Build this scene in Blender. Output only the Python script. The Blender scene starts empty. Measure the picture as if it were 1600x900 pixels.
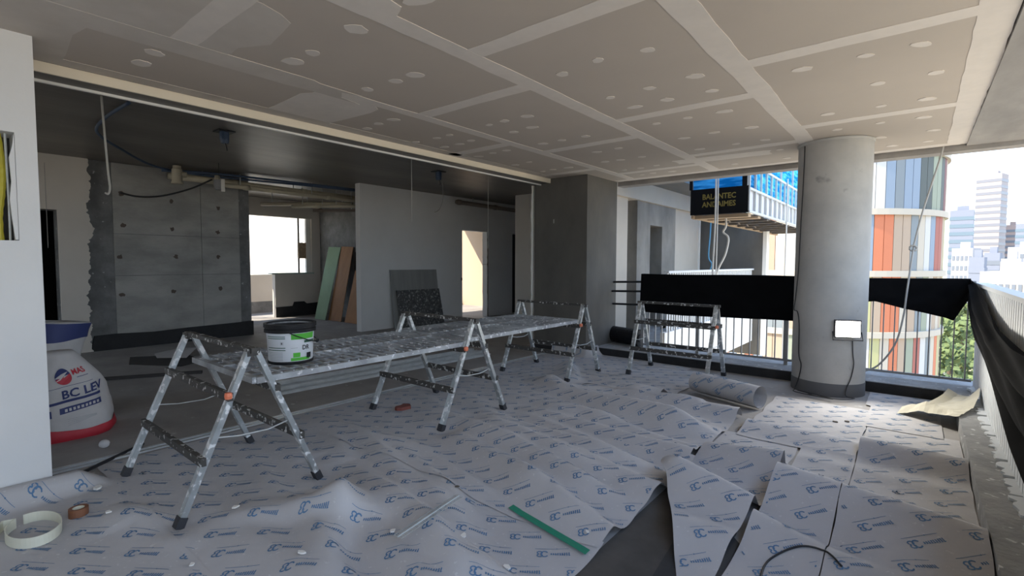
import bpy, math, random
from mathutils import Vector, Matrix, noise
random.seed(7)
R_ = random.Random(11)
sc = bpy.context.scene
COL = sc.collection
# ------------------------------------------------------------------ camera
YAW, PITCH, ROLL = math.radians(39.33), math.radians(-2.95), math.radians(0.15)
CAM_H = 1.36
fwd = Vector((-math.sin(YAW)*math.cos(PITCH), math.cos(YAW)*math.cos(PITCH), math.sin(PITCH)))
rgt0 = Vector((math.cos(YAW), math.sin(YAW), 0)); up0 = rgt0.cross(fwd)
rgt = rgt0*math.cos(ROLL)+up0*math.sin(ROLL); upv = up0*math.cos(ROLL)-rgt0*math.sin(ROLL)
cd = bpy.data.cameras.new('camera'); cam = bpy.data.objects.new('camera', cd); COL.objects.link(cam)
m = Matrix.Identity(4)
for i in range(3):
    m[i][0], m[i][1], m[i][2] = rgt[i], upv[i], -fwd[i]
m[0][3], m[1][3], m[2][3] = 0, 0, CAM_H
cam.matrix_world = m
cd.sensor_width = 36; cd.lens = 36*773/1600; cd.clip_start = 0.05; cd.clip_end = 6000
sc.camera = cam
# ------------------------------------------------------------------ world, sun, exposure
w = bpy.data.worlds.new('sky'); sc.world = w; w.use_nodes = True
nt = w.node_tree; nt.nodes.clear()
tc = nt.nodes.new('ShaderNodeTexCoord'); sp = nt.nodes.new('ShaderNodeSeparateXYZ')
rp = nt.nodes.new('ShaderNodeValToRGB'); bg = nt.nodes.new('ShaderNodeBackground'); wo = nt.nodes.new('ShaderNodeOutputWorld')
nt.links.new(tc.outputs['Generated'], sp.inputs[0]); nt.links.new(sp.outputs['Z'], rp.inputs[0])
rp.color_ramp.elements[0].position = 0.0; rp.color_ramp.elements[0].color = (0.77, 0.895, 1.0, 1)
rp.color_ramp.elements[1].position = 0.75; rp.color_ramp.elements[1].color = (0.38, 0.58, 0.97, 1)
nt.links.new(rp.outputs[0], bg.inputs[0]); bg.inputs[1].default_value = 1.4
nt.links.new(bg.outputs[0], wo.inputs[0])
sd = bpy.data.lights.new('sun', 'SUN'); so = bpy.data.objects.new('sun', sd); COL.objects.link(so)
sd.energy = 4.4; sd.color = (1.0, 0.89, 0.72); sd.angle = math.radians(0.6)
so.rotation_euler = Vector((0.50, 0.50, -0.70)).to_track_quat('-Z', 'Y').to_euler(); so.location = (-20, -20, 30)
vs = sc.view_settings
vs.view_transform = 'Standard'; vs.look = 'None'; vs.gamma = 1.0; vs.use_curve_mapping = False
vs.exposure = 1.15
# ------------------------------------------------------------------ materials
MATS = {}
def mat(name, col, rough=0.8, metal=0.0, var=0.0, vscale=4.0, col2=None, bump=0.0, bscale=40.0, spot=None, spot_scale=30.0, spot_lo=0.58, spot_hi=0.62, stretch=(1,1,1), emit=None, spec=None, detail=6):
    if name in MATS: return MATS[name]
    M = bpy.data.materials.new(name); M.use_nodes = True
    n = M.node_tree.nodes; l = M.node_tree.links; b = n['Principled BSDF']
    b.inputs['Base Color'].default_value = (*col, 1); b.inputs['Roughness'].default_value = rough; b.inputs['Metallic'].default_value = metal
    if spec is not None: b.inputs['Specular IOR Level'].default_value = spec
    tcn = n.new('ShaderNodeTexCoord'); mp = n.new('ShaderNodeMapping'); mp.inputs['Scale'].default_value = stretch
    l.new(tcn.outputs['Object'], mp.inputs[0])
    cur = None
    if var > 0 or col2:
        tx = n.new('ShaderNodeTexNoise'); tx.inputs['Scale'].default_value = vscale; tx.inputs['Detail'].default_value = detail; tx.inputs['Roughness'].default_value = 0.6
        l.new(mp.outputs[0], tx.inputs['Vector'])
        r = n.new('ShaderNodeValToRGB'); c2 = col2 or tuple(c*(1-var) for c in col)
        r.color_ramp.elements[0].position = 0.34; r.color_ramp.elements[0].color = (*c2, 1)
        r.color_ramp.elements[1].position = 0.66; r.color_ramp.elements[1].color = (*col, 1)
        l.new(tx.outputs['Fac'], r.inputs[0]); cur = r.outputs[0]
    if spot:
        tx = n.new('ShaderNodeTexNoise'); tx.inputs['Scale'].default_value = spot_scale; tx.inputs['Detail'].default_value = 3
        l.new(mp.outputs[0], tx.inputs['Vector'])
        r = n.new('ShaderNodeValToRGB')
        r.color_ramp.elements[0].position = spot_lo; r.color_ramp.elements[0].color = (0, 0, 0, 1)
        r.color_ramp.elements[1].position = spot_hi; r.color_ramp.elements[1].color = (1, 1, 1, 1)
        l.new(tx.outputs['Fac'], r.inputs[0])
        mx = n.new('ShaderNodeMix'); mx.data_type = 'RGBA'
        l.new(r.outputs[0], mx.inputs['Factor'])
        if cur: l.new(cur, mx.inputs[6])
        else: mx.inputs[6].default_value = (*col, 1)
        mx.inputs[7].default_value = (*spot, 1); cur = mx.outputs[2]
        if metal > 0:
            inv = n.new('ShaderNodeMath'); inv.operation = 'MULTIPLY_ADD'; inv.inputs[1].default_value = -metal; inv.inputs[2].default_value = metal
            l.new(r.outputs[0], inv.inputs[0]); l.new(inv.outputs[0], b.inputs['Metallic'])
    if cur: l.new(cur, b.inputs['Base Color'])
    if bump > 0:
        tx = n.new('ShaderNodeTexNoise'); tx.inputs['Scale'].default_value = bscale; tx.inputs['Detail'].default_value = 5
        l.new(mp.outputs[0], tx.inputs['Vector'])
        bp = n.new('ShaderNodeBump'); bp.inputs['Strength'].default_value = bump; bp.inputs['Distance'].default_value = 0.01
        l.new(tx.outputs['Fac'], bp.inputs['Height']); l.new(bp.outputs[0], b.inputs['Normal'])
    if emit:
        b.inputs['Emission Color'].default_value = (*emit[:3], 1); b.inputs['Emission Strength'].default_value = emit[3]
    MATS[name] = M
    return M
WHITE = mat('white_plaster', (0.74, 0.73, 0.72), 0.9, var=0.05, vscale=2, bump=0.05, bscale=60)
FACW = mat('white_paint', (0.82, 0.79, 0.74), 0.8, var=0.04, vscale=3)
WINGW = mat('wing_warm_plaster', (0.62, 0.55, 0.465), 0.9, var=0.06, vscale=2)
WARMF = mat('warm_white_fascia', (0.84, 0.74, 0.59), 0.8, var=0.04, vscale=3)
BEIGE = mat('beige_plaster', (0.66, 0.61, 0.55), 0.9, var=0.06, vscale=2, bump=0.05)
SCREED = mat('concrete_screed', (0.37, 0.35, 0.335), 0.75, var=0.28, vscale=1.6, bump=0.15, bscale=30, spot=(0.52, 0.51, 0.5), spot_scale=9, spot_lo=0.66, spot_hi=0.75)
CONC = mat('grey_concrete', (0.42, 0.405, 0.38), 0.85, col2=(0.27, 0.26, 0.25), vscale=2.2, bump=0.3, bscale=18)
CONCW = mat('formwork_concrete', (0.43, 0.42, 0.395), 0.85, col2=(0.29, 0.285, 0.27), vscale=1.6, bump=0.25, bscale=22, stretch=(1, 1, 2.2))
CONCE = mat('rough_concrete_edge', (0.25, 0.25, 0.25), 0.9, col2=(0.15, 0.15, 0.15), vscale=4, bump=0.4, bscale=20, spot=(0.5, 0.5, 0.5), spot_scale=14, spot_lo=0.68, spot_hi=0.72)
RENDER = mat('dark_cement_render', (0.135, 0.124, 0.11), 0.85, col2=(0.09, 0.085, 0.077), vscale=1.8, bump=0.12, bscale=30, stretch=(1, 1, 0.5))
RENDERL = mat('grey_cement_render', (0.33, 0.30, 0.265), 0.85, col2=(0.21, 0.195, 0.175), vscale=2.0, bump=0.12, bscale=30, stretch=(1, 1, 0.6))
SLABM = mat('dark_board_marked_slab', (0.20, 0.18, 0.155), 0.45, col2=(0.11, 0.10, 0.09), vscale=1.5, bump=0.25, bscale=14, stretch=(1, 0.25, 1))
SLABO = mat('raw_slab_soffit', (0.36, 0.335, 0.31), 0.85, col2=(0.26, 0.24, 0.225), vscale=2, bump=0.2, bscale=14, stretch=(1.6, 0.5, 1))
BOARD = mat('gypsum_board_paper', (0.52, 0.45, 0.385), 0.95, var=0.05, vscale=1.5)
COMP = mat('joint_compound', (0.72, 0.65, 0.585), 0.95, var=0.06, vscale=9, stretch=(1, 1, 1))
COMPD = mat('thin_skim_coat', (0.62, 0.56, 0.50), 0.95, col2=(0.54, 0.48, 0.42), vscale=2.5)
PAPER = mat('grey_kraft_paper', (0.50, 0.485, 0.49), 0.85, var=0.10, vscale=2.2, bump=0.10, bscale=25, spot=(0.56, 0.55, 0.545), spot_scale=40, spot_lo=0.66, spot_hi=0.72)
PAPERB = mat('paper_back_face', (0.62, 0.58, 0.47), 0.9, var=0.08)
INK = mat('blue_ink', (0.10, 0.20, 0.34), 0.8)
BLACKW = mat('bitumen_black', (0.022, 0.022, 0.024), 0.7, var=0.4, vscale=6, bump=0.2)
ALU = mat('aluminium_splashed', (0.50, 0.53, 0.54), 0.42, metal=0.75, var=0.2, vscale=12, spot=(0.72, 0.72, 0.72), spot_scale=22, spot_lo=0.55, spot_hi=0.6)
STEELD = mat('dark_steel_splashed', (0.06, 0.055, 0.05), 0.6, var=0.3, vscale=12, spot=(0.55, 0.54, 0.52), spot_scale=28, spot_lo=0.58, spot_hi=0.62)
STEELM = mat('grey_mesh_splashed', (0.52, 0.54, 0.56), 0.55, metal=0.3, col2=(0.22, 0.22, 0.23), vscale=3.5, spot=(0.75, 0.75, 0.76), spot_scale=20, spot_lo=0.6, spot_hi=0.66)
GALV = mat('galvanised_steel', (0.60, 0.62, 0.62), 0.4, metal=0.35, var=0.2, vscale=10)
RUB = mat('black_rubber', (0.03, 0.03, 0.035), 0.7)
ORNG = mat('orange_plastic', (0.75, 0.20, 0.10), 0.5)
CLOTH = mat('black_cloth', (0.007, 0.007, 0.008), 0.95, spec=0.05, var=0.3, vscale=5)
RAILM = mat('grey_painted_rail', (0.30, 0.30, 0.30), 0.5, metal=0.2)
SLATM = mat('white_painted_slat', (0.68, 0.70, 0.72), 0.6, var=0.06, vscale=3)
KERB = mat('kerb_concrete', (0.34, 0.335, 0.33), 0.85, col2=(0.22, 0.22, 0.22), vscale=6, bump=0.35, bscale=35, spot=(0.6, 0.6, 0.6), spot_scale=18, spot_lo=0.64, spot_hi=0.7)
COLM = mat('round_column_concrete', (0.46, 0.445, 0.42), 0.75, col2=(0.36, 0.35, 0.335), vscale=2.2, bump=0.15, bscale=25, spot=(0.27, 0.26, 0.25), spot_scale=7, spot_lo=0.68, spot_hi=0.78)
PVC = mat('beige_pvc', (0.50, 0.45, 0.34), 0.45, var=0.15)
PVCD = mat('dark_brown_pipe', (0.15, 0.12, 0.10), 0.5)
BLUEC = mat('dark_blue_conduit', (0.05, 0.08, 0.14), 0.5)
BLKC = mat('black_cable', (0.015, 0.015, 0.018), 0.5)
WIRE = mat('white_cord', (0.62, 0.60, 0.56), 0.7)
YEL = mat('yellow_conduit', (0.55, 0.47, 0.04), 0.5)
BAGW = mat('white_woven_sack', (0.62, 0.60, 0.60), 0.6, var=0.08, vscale=8, bump=0.3, bscale=18)
NAVY = mat('navy_print', (0.035, 0.05, 0.17), 0.6)
REDP = mat('red_print', (0.52, 0.03, 0.05), 0.55)
GREENP = mat('green_print', (0.07, 0.40, 0.03), 0.5)
GREEND = mat('dark_green_print', (0.03, 0.10, 0.06), 0.5)
BUCK = mat('white_bucket_plastic', (0.66, 0.68, 0.72), 0.4, var=0.05)
BLKP = mat('black_plastic', (0.010, 0.010, 0.012), 0.55, spot=(0.35, 0.35, 0.35), spot_scale=30, spot_lo=0.70, spot_hi=0.74, spec=0.25)
GREENB = mat('green_board', (0.25, 0.36, 0.23), 0.8, var=0.08)
BROWNB = mat('brown_board', (0.36, 0.175, 0.07), 0.75, var=0.2, vscale=6, stretch=(1, 1, 0.2))
TILEB = mat('grey_tile_panel', (0.30, 0.30, 0.29), 0.6, var=0.15, vscale=4, stretch=(1, 3, 0.3))
TILED = mat('dark_speckled_panel', (0.12, 0.12, 0.12), 0.6, col2=(0.06, 0.06, 0.06), vscale=14, spot=(0.38, 0.38, 0.36), spot_scale=22, spot_lo=0.55, spot_hi=0.66)
WOOD = mat('scaffold_wood', (0.52, 0.38, 0.25), 0.8, var=0.3, vscale=5, stretch=(0.2, 3, 3))
DARKW = mat('dark_scaffold_wood', (0.12, 0.10, 0.085), 0.8, var=0.3, vscale=5)
TAPEG = mat('green_tape', (0.02, 0.24, 0.15), 0.5)
TAPEW = mat('cream_tape', (0.70, 0.68, 0.55), 0.6)
TAPEB = mat('brown_tape', (0.22, 0.09, 0.045), 0.5)
DARKV = mat('void_shade_and_dark_items', (0.05, 0.047, 0.045), 0.9)  # shade of voids put into the colour; also dark batten, mat, roll core
# ------------------------------------------------------------------ mesh helpers
class MB:
    def __init__(s): s.v = []; s.f = []
    def box(s, a, b):
        x0, y0, z0 = a; x1, y1, z1 = b; i = len(s.v)
        s.v += [(x0,y0,z0),(x1,y0,z0),(x1,y1,z0),(x0,y1,z0),(x0,y0,z1),(x1,y0,z1),(x1,y1,z1),(x0,y1,z1)]
        s.f += [(i,i+3,i+2,i+1),(i+4,i+5,i+6,i+7),(i,i+1,i+5,i+4),(i+1,i+2,i+6,i+5),(i+2,i+3,i+7,i+6),(i+3,i,i+4,i+7)]
        return s
    def bar(s, p, q, wd, ht, up=(0,0,1)):
        p = Vector(p); q = Vector(q); d = (q-p).normalized(); u = Vector(up)
        if abs(d.dot(u)) > 0.98: u = Vector((1,0,0))
        a = d.cross(u).normalized()*wd/2; b = a.cross(d).normalized()*ht/2; i = len(s.v)
        for e in (p, q):
            for sa, sb in ((-1,-1),(1,-1),(1,1),(-1,1)): s.v.append(tuple(e+a*sa+b*sb))
        s.f += [(i,i+1,i+2,i+3),(i+7,i+6,i+5,i+4)]+[(i+k,i+4+k,i+4+(k+1)%4,i+(k+1)%4) for k in range(4)]
        return s
    def tube(s, pts, r, n=8, caps=True, closed=False):
        pts = [Vector(p) for p in pts]; N = len(pts); prev = None; base = len(s.v)
        for k, p in enumerate(pts):
            if closed: d = pts[(k+1) % N]-pts[k-1]
            else: d = pts[min(k+1, N-1)]-pts[max(k-1, 0)]
            d.normalize()
            if prev is None:
                a = d.cross(Vector((0,0,1)))
                if a.length < 0.05: a = d.cross(Vector((1,0,0)))
            else: a = prev-d*prev.dot(d)
            a.normalize(); prev = a; b = d.cross(a)
            rr = r[k] if isinstance(r, (list, tuple)) else r
            for j in range(n):
                t = 2*math.pi*j/n; s.v.append(tuple(p+a*math.cos(t)*rr+b*math.sin(t)*rr))
        for k in range(N if closed else N-1):
            i0 = base+k*n; i1 = base+((k+1) % N)*n
            for j in range(n): s.f.append((i0+j, i0+(j+1) % n, i1+(j+1) % n, i1+j))
        if caps and not closed:
            s.f.append(tuple(base+j for j in reversed(range(n)))); s.f.append(tuple(base+(N-1)*n+j for j in range(n)))
        return s
    def lathe(s, c, prof, n=32):
        base = len(s.v); P = len(prof)
        for r, z in prof:
            for j in range(n):
                t = 2*math.pi*j/n; s.v.append((c[0]+r*math.cos(t), c[1]+r*math.sin(t), c[2]+z))
        for k in range(P-1):
            for j in range(n): s.f.append((base+k*n+j, base+k*n+(j+1) % n, base+(k+1)*n+(j+1) % n, base+(k+1)*n+j))
        return s
    def cap(s, c, r, z, n=32, flip=False):
        i = len(s.v)
        for j in range(n):
            t = 2*math.pi*j/n; s.v.append((c[0]+r*math.cos(t), c[1]+r*math.sin(t), c[2]+z))
        f = tuple(range(i, i+n)); s.f.append(f[::-1] if flip else f); return s
    def prism(s, poly, axis, lo, hi):
        # poly: 2D outline; axis 'x' -> (y,z), 'y' -> (x,z), 'z' -> (x,y)
        def P(a, b, t): return {'x': (t, a, b), 'y': (a, t, b), 'z': (a, b, t)}[axis]
        n = len(poly); i = len(s.v)
        s.v += [P(a, b, lo) for a, b in poly]+[P(a, b, hi) for a, b in poly]
        s.f.append(tuple(range(i, i+n))[::-1]); s.f.append(tuple(range(i+n, i+2*n)))
        for k in range(n): s.f.append((i+k, i+(k+1) % n, i+n+(k+1) % n, i+n+k))
        return s
    def add(s, v, f):
        i = len(s.v); s.v += [tuple(p) for p in v]; s.f += [tuple(a+i for a in q) for q in f]; return s
    def mesh(s, name, material, smooth=False, fix=True):
        me = bpy.data.meshes.new(name); me.from_pydata(s.v, [], s.f); me.update()
        if fix:
            import bmesh
            b = bmesh.new(); b.from_mesh(me); bmesh.ops.recalc_face_normals(b, faces=b.faces); b.to_mesh(me); b.free()
        if smooth:
            for p in me.polygons: p.use_smooth = True
        if material: me.materials.append(material)
        return me
    def build(s, name, material, parent=None, smooth=False, fix=True):
        o = bpy.data.objects.new(name, s.mesh(name, material, smooth, fix)); COL.objects.link(o)
        if parent is not None: o.parent = parent
        return o
def tag(o, label, cat, group=None):
    o['label'] = label; o['category'] = cat
    if group: o['group'] = group
    return o
def struct(o): o['kind'] = 'structure'; return o
def empty(name, loc=(0,0,0)):
    o = bpy.data.objects.new(name, None); COL.objects.link(o); o.location = loc; o.empty_display_size = 0.1; return o
def thing(name, label, cat, loc=(0,0,0), group=None): return tag(empty(name, loc), label, cat, group)
def inst(name, me, loc, parent=None, rot=(0,0,0), scale=(1,1,1)):
    o = bpy.data.objects.new(name, me); COL.objects.link(o); o.location = loc; o.rotation_euler = rot; o.scale = scale
    if parent is not None: o.parent = parent
    return o
def copy_tree(o, parent=None):
    c = o.copy(); COL.objects.link(c)
    if parent is not None: c.parent = parent
    for ch in o.children: copy_tree(ch, c)
    return c
def smooth_path(pts, k=6):
    out = []; P = [Vector(p) for p in pts]; n = len(P)
    for i in range(n-1):
        p0, p1, p2, p3 = P[max(i-1,0)], P[i], P[i+1], P[min(i+2,n-1)]
        for j in range(k):
            t = j/k
            out.append(0.5*((2*p1)+(p2-p0)*t+(2*p0-5*p1+4*p2-p3)*t*t+(3*p1-p0-3*p2+p3)*t**3))
    out.append(P[-1]); return out
def text_geo(txt, size, bold=0.025):
    c = bpy.data.curves.new('lettering', 'FONT'); c.body = txt; c.size = size; c.resolution_u = 2; c.fill_mode = 'FRONT'; c.offset = bold*size
    o = bpy.data.objects.new('lettering', c); COL.objects.link(o)
    dg = bpy.context.evaluated_depsgraph_get(); me = bpy.data.meshes.new_from_object(o.evaluated_get(dg))
    v = [(p.co.x, p.co.y) for p in me.vertices]; f = [tuple(p.vertices) for p in me.polygons]
    bpy.data.objects.remove(o); bpy.data.curves.remove(c); bpy.data.meshes.remove(me)
    return v, f
# ================================================================== SETTING
C = 2.62; SLAB = 2.88
def jag(a0, a1, n, amp, seed):
    r = random.Random(seed); return [(a0+(a1-a0)*k/n, r.uniform(-amp, amp)) for k in range(n+1)]
fl = MB().box((-13.8,-3.5,-0.3),(0.75,7.15,0)).box((-11.6,7.15,-0.3),(-4.2,13.2,0))
struct(fl.build('floor', SCREED))
struct(MB().box((-13.8,-3.6,2.94),(0.86,7.32,3.12)).box((-13.8,7.32,2.94),(-11.9,7.45,3.12)).box((-11.6,7.32,2.94),(-4.2,13.2,3.12)).build('ceiling_roof', SLABO))
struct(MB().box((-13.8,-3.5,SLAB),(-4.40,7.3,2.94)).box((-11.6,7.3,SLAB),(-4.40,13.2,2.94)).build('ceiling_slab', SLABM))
struct(MB().box((0.352,-3.5,2.60),(0.86,7.32,2.94)).build('ceiling_edge', SLABO))
# gypsum ceiling: boards, taped joints, screw patches
struct(MB().box((-11.5,-3.5,3.12),(0.3,7.0,4.5)).build('wall_upper_shade_block', BEIGE))  # unseen block for the storey above, added to shade the scaffold end board
ceil = struct(MB().box((-4.32,-3.5,C+0.014),(0.345,7.1,C+0.03)).build('ceiling', BOARD))
XS = [-4.318, -3.38, -2.17, -0.94, 0.343]
YJ = [[-3.5,-1.3,0.55,2.32,4.1,5.9,7.1],[-3.5,-0.8,1.05,2.86,4.66,6.45,7.1],[-3.5,-1.5,0.4,2.22,4.06,5.88,7.1],[-3.5,-2.0,-0.2,1.6,3.42,5.30,7.1]]
for i in range(4):
    for k in range(len(YJ[i])-1):
        MB().box((XS[i]+0.003,YJ[i][k]+0.003,C),(XS[i+1]-0.003,YJ[i][k+1]-0.003,C+0.0135)).build('gypsum_board', BOARD, ceil)
DZ = [0]
def uniq(dz):
    DZ[0] += 1; return dz+DZ[0]*0.000012
def band(x0, y0, x1, y1, wd, seed, name='joint_compound', mt=COMP, dz=0.0025):
    r = random.Random(seed); L = math.hypot(x1-x0, y1-y0); n = max(4, int(L/0.12)); ux, uy = (x1-x0)/L, (y1-y0)/L
    a = []; b = []; oa = ob = 0
    for k in range(n+1):
        oa = oa*0.7+r.uniform(-1,1)*wd*0.035; ob = ob*0.7+r.uniform(-1,1)*wd*0.035; t = L*k/n
        a.append((x0+ux*t-uy*(wd/2+oa), y0+uy*t+ux*(wd/2+oa))); b.append((x0+ux*t+uy*(wd/2+ob), y0+uy*t-ux*(wd/2+ob)))
    return MB().prism(a+b[::-1], 'z', C-uniq(dz), C+0.0002*0).build(name, mt, ceil)
def blob(cx, cy, rx, ry, seed, rot=0, n=14, name='screw_patch', mt=COMP, dz=0.0022, p=2.0):
    r = random.Random(seed); pts = []
    for k in range(n):
        t = 2*math.pi*k/n; q = 1+r.uniform(-0.12,0.12)
        ct, st = math.cos(t), math.sin(t)
        x = math.copysign(abs(ct)**(2/p), ct)*rx*q; y = math.copysign(abs(st)**(2/p), st)*ry*q
        pts.append((cx+x*math.cos(rot)-y*math.sin(rot), cy+x*math.sin(rot)+y*math.cos(rot)))
    return MB().prism(pts, 'z', C-uniq(dz), C+0.0002*0).build(name, mt, ceil)
for i, (wd) in zip((1,2,3), (0.115,0.13,0.15)):
    band(XS[i], -3.4, XS[i], 7.08, wd, 40+i, dz=0.003)
sd_ = 100
for i in range(4):
    for y in YJ[i][1:-1]:
        sd_ += 1
        if i == 0 and (abs(y-2.32) < 0.01 or abs(y-0.55) < 0.01): continue
        band(XS[i]+0.05, y, XS[i+1]-0.05, y, 0.135, sd_)
band(0.27, -3.4, 0.27, 7.08, 0.16, 55)                  # along the open edge
band(-3.65, 7.0, 0.3, 7.02, 0.15, 56)                   # along the far edge
blob(-3.85, 2.22, 0.46, 0.30, 3, name='skim_patch', mt=COMP, n=18, p=5)
blob(-2.95, 0.92, 0.42, 0.42, 5, name='skim_patch', mt=COMPD, n=20, p=3.5)
blob(-2.72, 0.2, 0.6, 0.62, 6, name='skim_patch', mt=COMPD, n=20, p=4)
blob(-3.4, 0.75, 0.11, 1.5, 8, name='skim_patch', mt=COMPD, n=18, p=5, dz=0.0035)
blob(-3.85, 0.42, 0.46, 0.24, 9, name='skim_patch', mt=COMPD, n=18, p=4)
blob(-2.12, 1.33, 0.12, 0.34, 12, name='skim_patch', mt=COMP, n=18, p=3, dz=0.0035)
blob(-4.24, 3.2, 0.07, 2.9, 15, name='skim_patch', mt=COMPD, n=18, p=6)
blob(-1.9, 6.2, 0.55, 0.14, 17, name='skim_patch', mt=COMP, n=16, p=5, rot=0.08)
rr = random.Random(21)
for i in range(4):
    Lx = XS[i+1]-XS[i]
    for y in (1.58, 2.2, 2.8, 3.43, 3.75, 4.35, 5.0, 5.6, 6.2, 6.7):
        if any(abs(y-q) < 0.16 for q in YJ[i]): continue
        if i == 0 and (y < 2.6 or y > 6): continue
        for fx in ((0.25, 0.5, 0.75) if i != 1 else (0.22, 0.42, 0.62, 0.8)):
            if rr.random() < 0.10: continue
            if i == 1 and y > 2.0 and fx > 0.7 : continue
            x = XS[i]+Lx*(fx+rr.uniform(-0.04,0.04)); sz = rr.uniform(0.8,1.15)*(1.25 if y < 2.3 else 1)
            blob(x, y+rr.uniform(-0.03,0.03), 0.055*sz*rr.uniform(0.7,1.2), 0.040*sz, int(rr.random()*9999), rr.uniform(0.3,0.95), n=12)
blob(-3.61, 0.99, 0.05, 0.05, 71); blob(-3.86, 0.99, 0.06, 0.05, 72)
# fascia and beam along the facade line
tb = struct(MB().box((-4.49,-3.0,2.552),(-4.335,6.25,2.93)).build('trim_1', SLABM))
struct(MB().box((-4.334,0.3,2.553),(-4.318,6.22,C-0.001)).build('trim_2', WARMF))
struct(MB().box((-4.515,-3.0,2.535),(-4.491,6.25,2.57)).build('trim_3', FACW))
struct(MB().box((-3.69,7.12,2.555),(0.86,7.32,2.94)).build('trim_4', SLABO))
# white stub wall at the left with a service hole
wl = MB().box((-4.12,-3,0),(-3.88,0.49,1.475)).box((-4.12,-3,2.07),(-3.88,0.49,C)).box((-4.12,0.40,1.475),(-3.88,0.49,2.07)).box((-4.12,-3,1.475),(-3.88,-0.05,2.07))
wall_l = struct(wl.build('wall_left', WHITE))
MB().box((-4.115,-0.05,1.475),(-4.09,0.40,2.07)).build('hole_back_shade', DARKV, wall_l)  # shade inside the hole put into this dark back
MB().prism([(0.385,1.48),(0.398,1.48),(0.398,2.065),(0.39,2.0),(0.375,1.93),(0.38,1.8),(0.37,1.7),(0.376,1.6)], 'x', -3.905, -3.879).build('torn_board_edge', WHITE, wall_l)
pts = smooth_path([(-3.98,0.335,1.40),(-3.97,0.33,1.6),(-3.965,0.345,1.75),(-3.97,0.35,1.9),(-3.99,0.335,2.12)], 6)
hz = thing('conduit_hose', 'yellow corrugated conduit hose inside the hole of the white wall', 'hose', (0,0,0))
MB().tube(pts, [0.018+0.0025*(k % 2) for k in range(len(pts))], 10).build('hose', YEL, hz)
hz2 = thing('grey_cable', 'thin grey cable beside the yellow hose in the wall hole', 'cable')
MB().tube(smooth_path([(-3.96,0.372,1.40),(-3.955,0.373,1.7),(-3.96,0.37,2.1)]), 0.006, 8).build('cable', GALV, hz2)
struct(MB().box((-3.879,-3,0),(-3.866,0.492,0.058)).build('baseboard_left', BLACKW))
# interior back wall: concrete core, formwork panels, plaster with a ragged edge
core = MB().box((-9.9,-3,0),(-9.63,0.45,SLAB)).box((-9.9,0.45,2.1),(-9.63,1.39,SLAB)).box((-9.9,1.39,0),(-9.63,4.05,SLAB))
wb = struct(core.build('wall_back', CONCE))
zr = [0.0, 1.14, 1.79, SLAB]
for k in range(3):
    for y0, y1 in ((2.03,3.24),(3.24,3.86)):
        MB().box((-9.63,y0+0.003,zr[k]+0.004),(-9.60+(0.002 if y0 > 3 else 0),y1-0.003,zr[k+1]-0.004)).build('concrete_panel', CONCW, wb)
rt = random.Random(5)
for z, dz in ((2.41,-0.05),(1.92,-0.02),(1.43,0.01),(0.84,0.02)):
    for k, y in enumerate((2.13,2.83,3.5)):
        pts = []; y += rt.uniform(-0.03,0.03)
        for q in range(10):
            t = q*math.pi/5; r0 = rt.uniform(0.022,0.045); pts.append((y+r0*math.cos(t), z+k*dz+r0*math.sin(t)))
        MB().prism(pts, 'x', -9.61, -9.5965).build('tie_hole_scar', mat('rust_scar', (0.12,0.095,0.08), 0.9), wb)
re = random.Random(9); edge = []
for k in range(150):
    z = SLAB*k/149; edge.append((1.73+0.07*noise.noise(Vector((z*3,0,1)))+0.05*noise.noise(Vector((z*9,0,2)))+0.03*noise.noise(Vector((z*30,0,3)))-0.02*math.sin(z*2), z))
pl = [(1.39,0.0)]+edge+[(1.39,SLAB)]
pw = MB().prism(pl, 'x', -9.63, -9.565).box((-9.63,-3,0),(-9.565,0.45,SLAB)).box((-9.63,0.45,2.1),(-9.565,1.39,SLAB))
struct(pw.build('wall_back_plaster', BEIGE))
struct(MB().prism([(1.70,0),(4.06,0),(4.06,0.26),(3.6,0.25),(3.0,0.24),(2.5,0.22),(2.05,0.24),(1.75,0.23)], 'x', -9.63, -9.572).build('baseboard_back', BLACKW))
MB().box((-9.566,1.27,1.55),(-9.562,1.277,2.75)).build('plaster_crack', CONC, bpy.data.objects['wall_back_plaster'])
# room behind the left doorway, and the outer skin of the flat
struct(MB().box((-12.2,-3.2,0),(-9.3,-3.0,SLAB)).box((-9.3,-3.2,2.75),(-4.12,-3.0,SLAB)).box((-7.0,-3.2,0),(-4.5,-3.0,SLAB)).box((-4.5,-3.2,0),(-4.12,-3.0,SLAB)).box((-4.12,-3.5,0),(0.75,-3.3,2.62)).build('wall_rear_unseen', WHITE))  # unseen rear wall: opening added for sun bounce, balcony end closed to dim floor
struct(MB().box((-12.2,-3.0,0),(-12.0,3.9,SLAB)).build('wall_side_room', DARKV))  # darkness of the unlit room put into the wall colour
struct(MB().box((-12.2,3.9,0),(-9.635,4.04,SLAB)).build('wall_service_side', WHITE))
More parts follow.
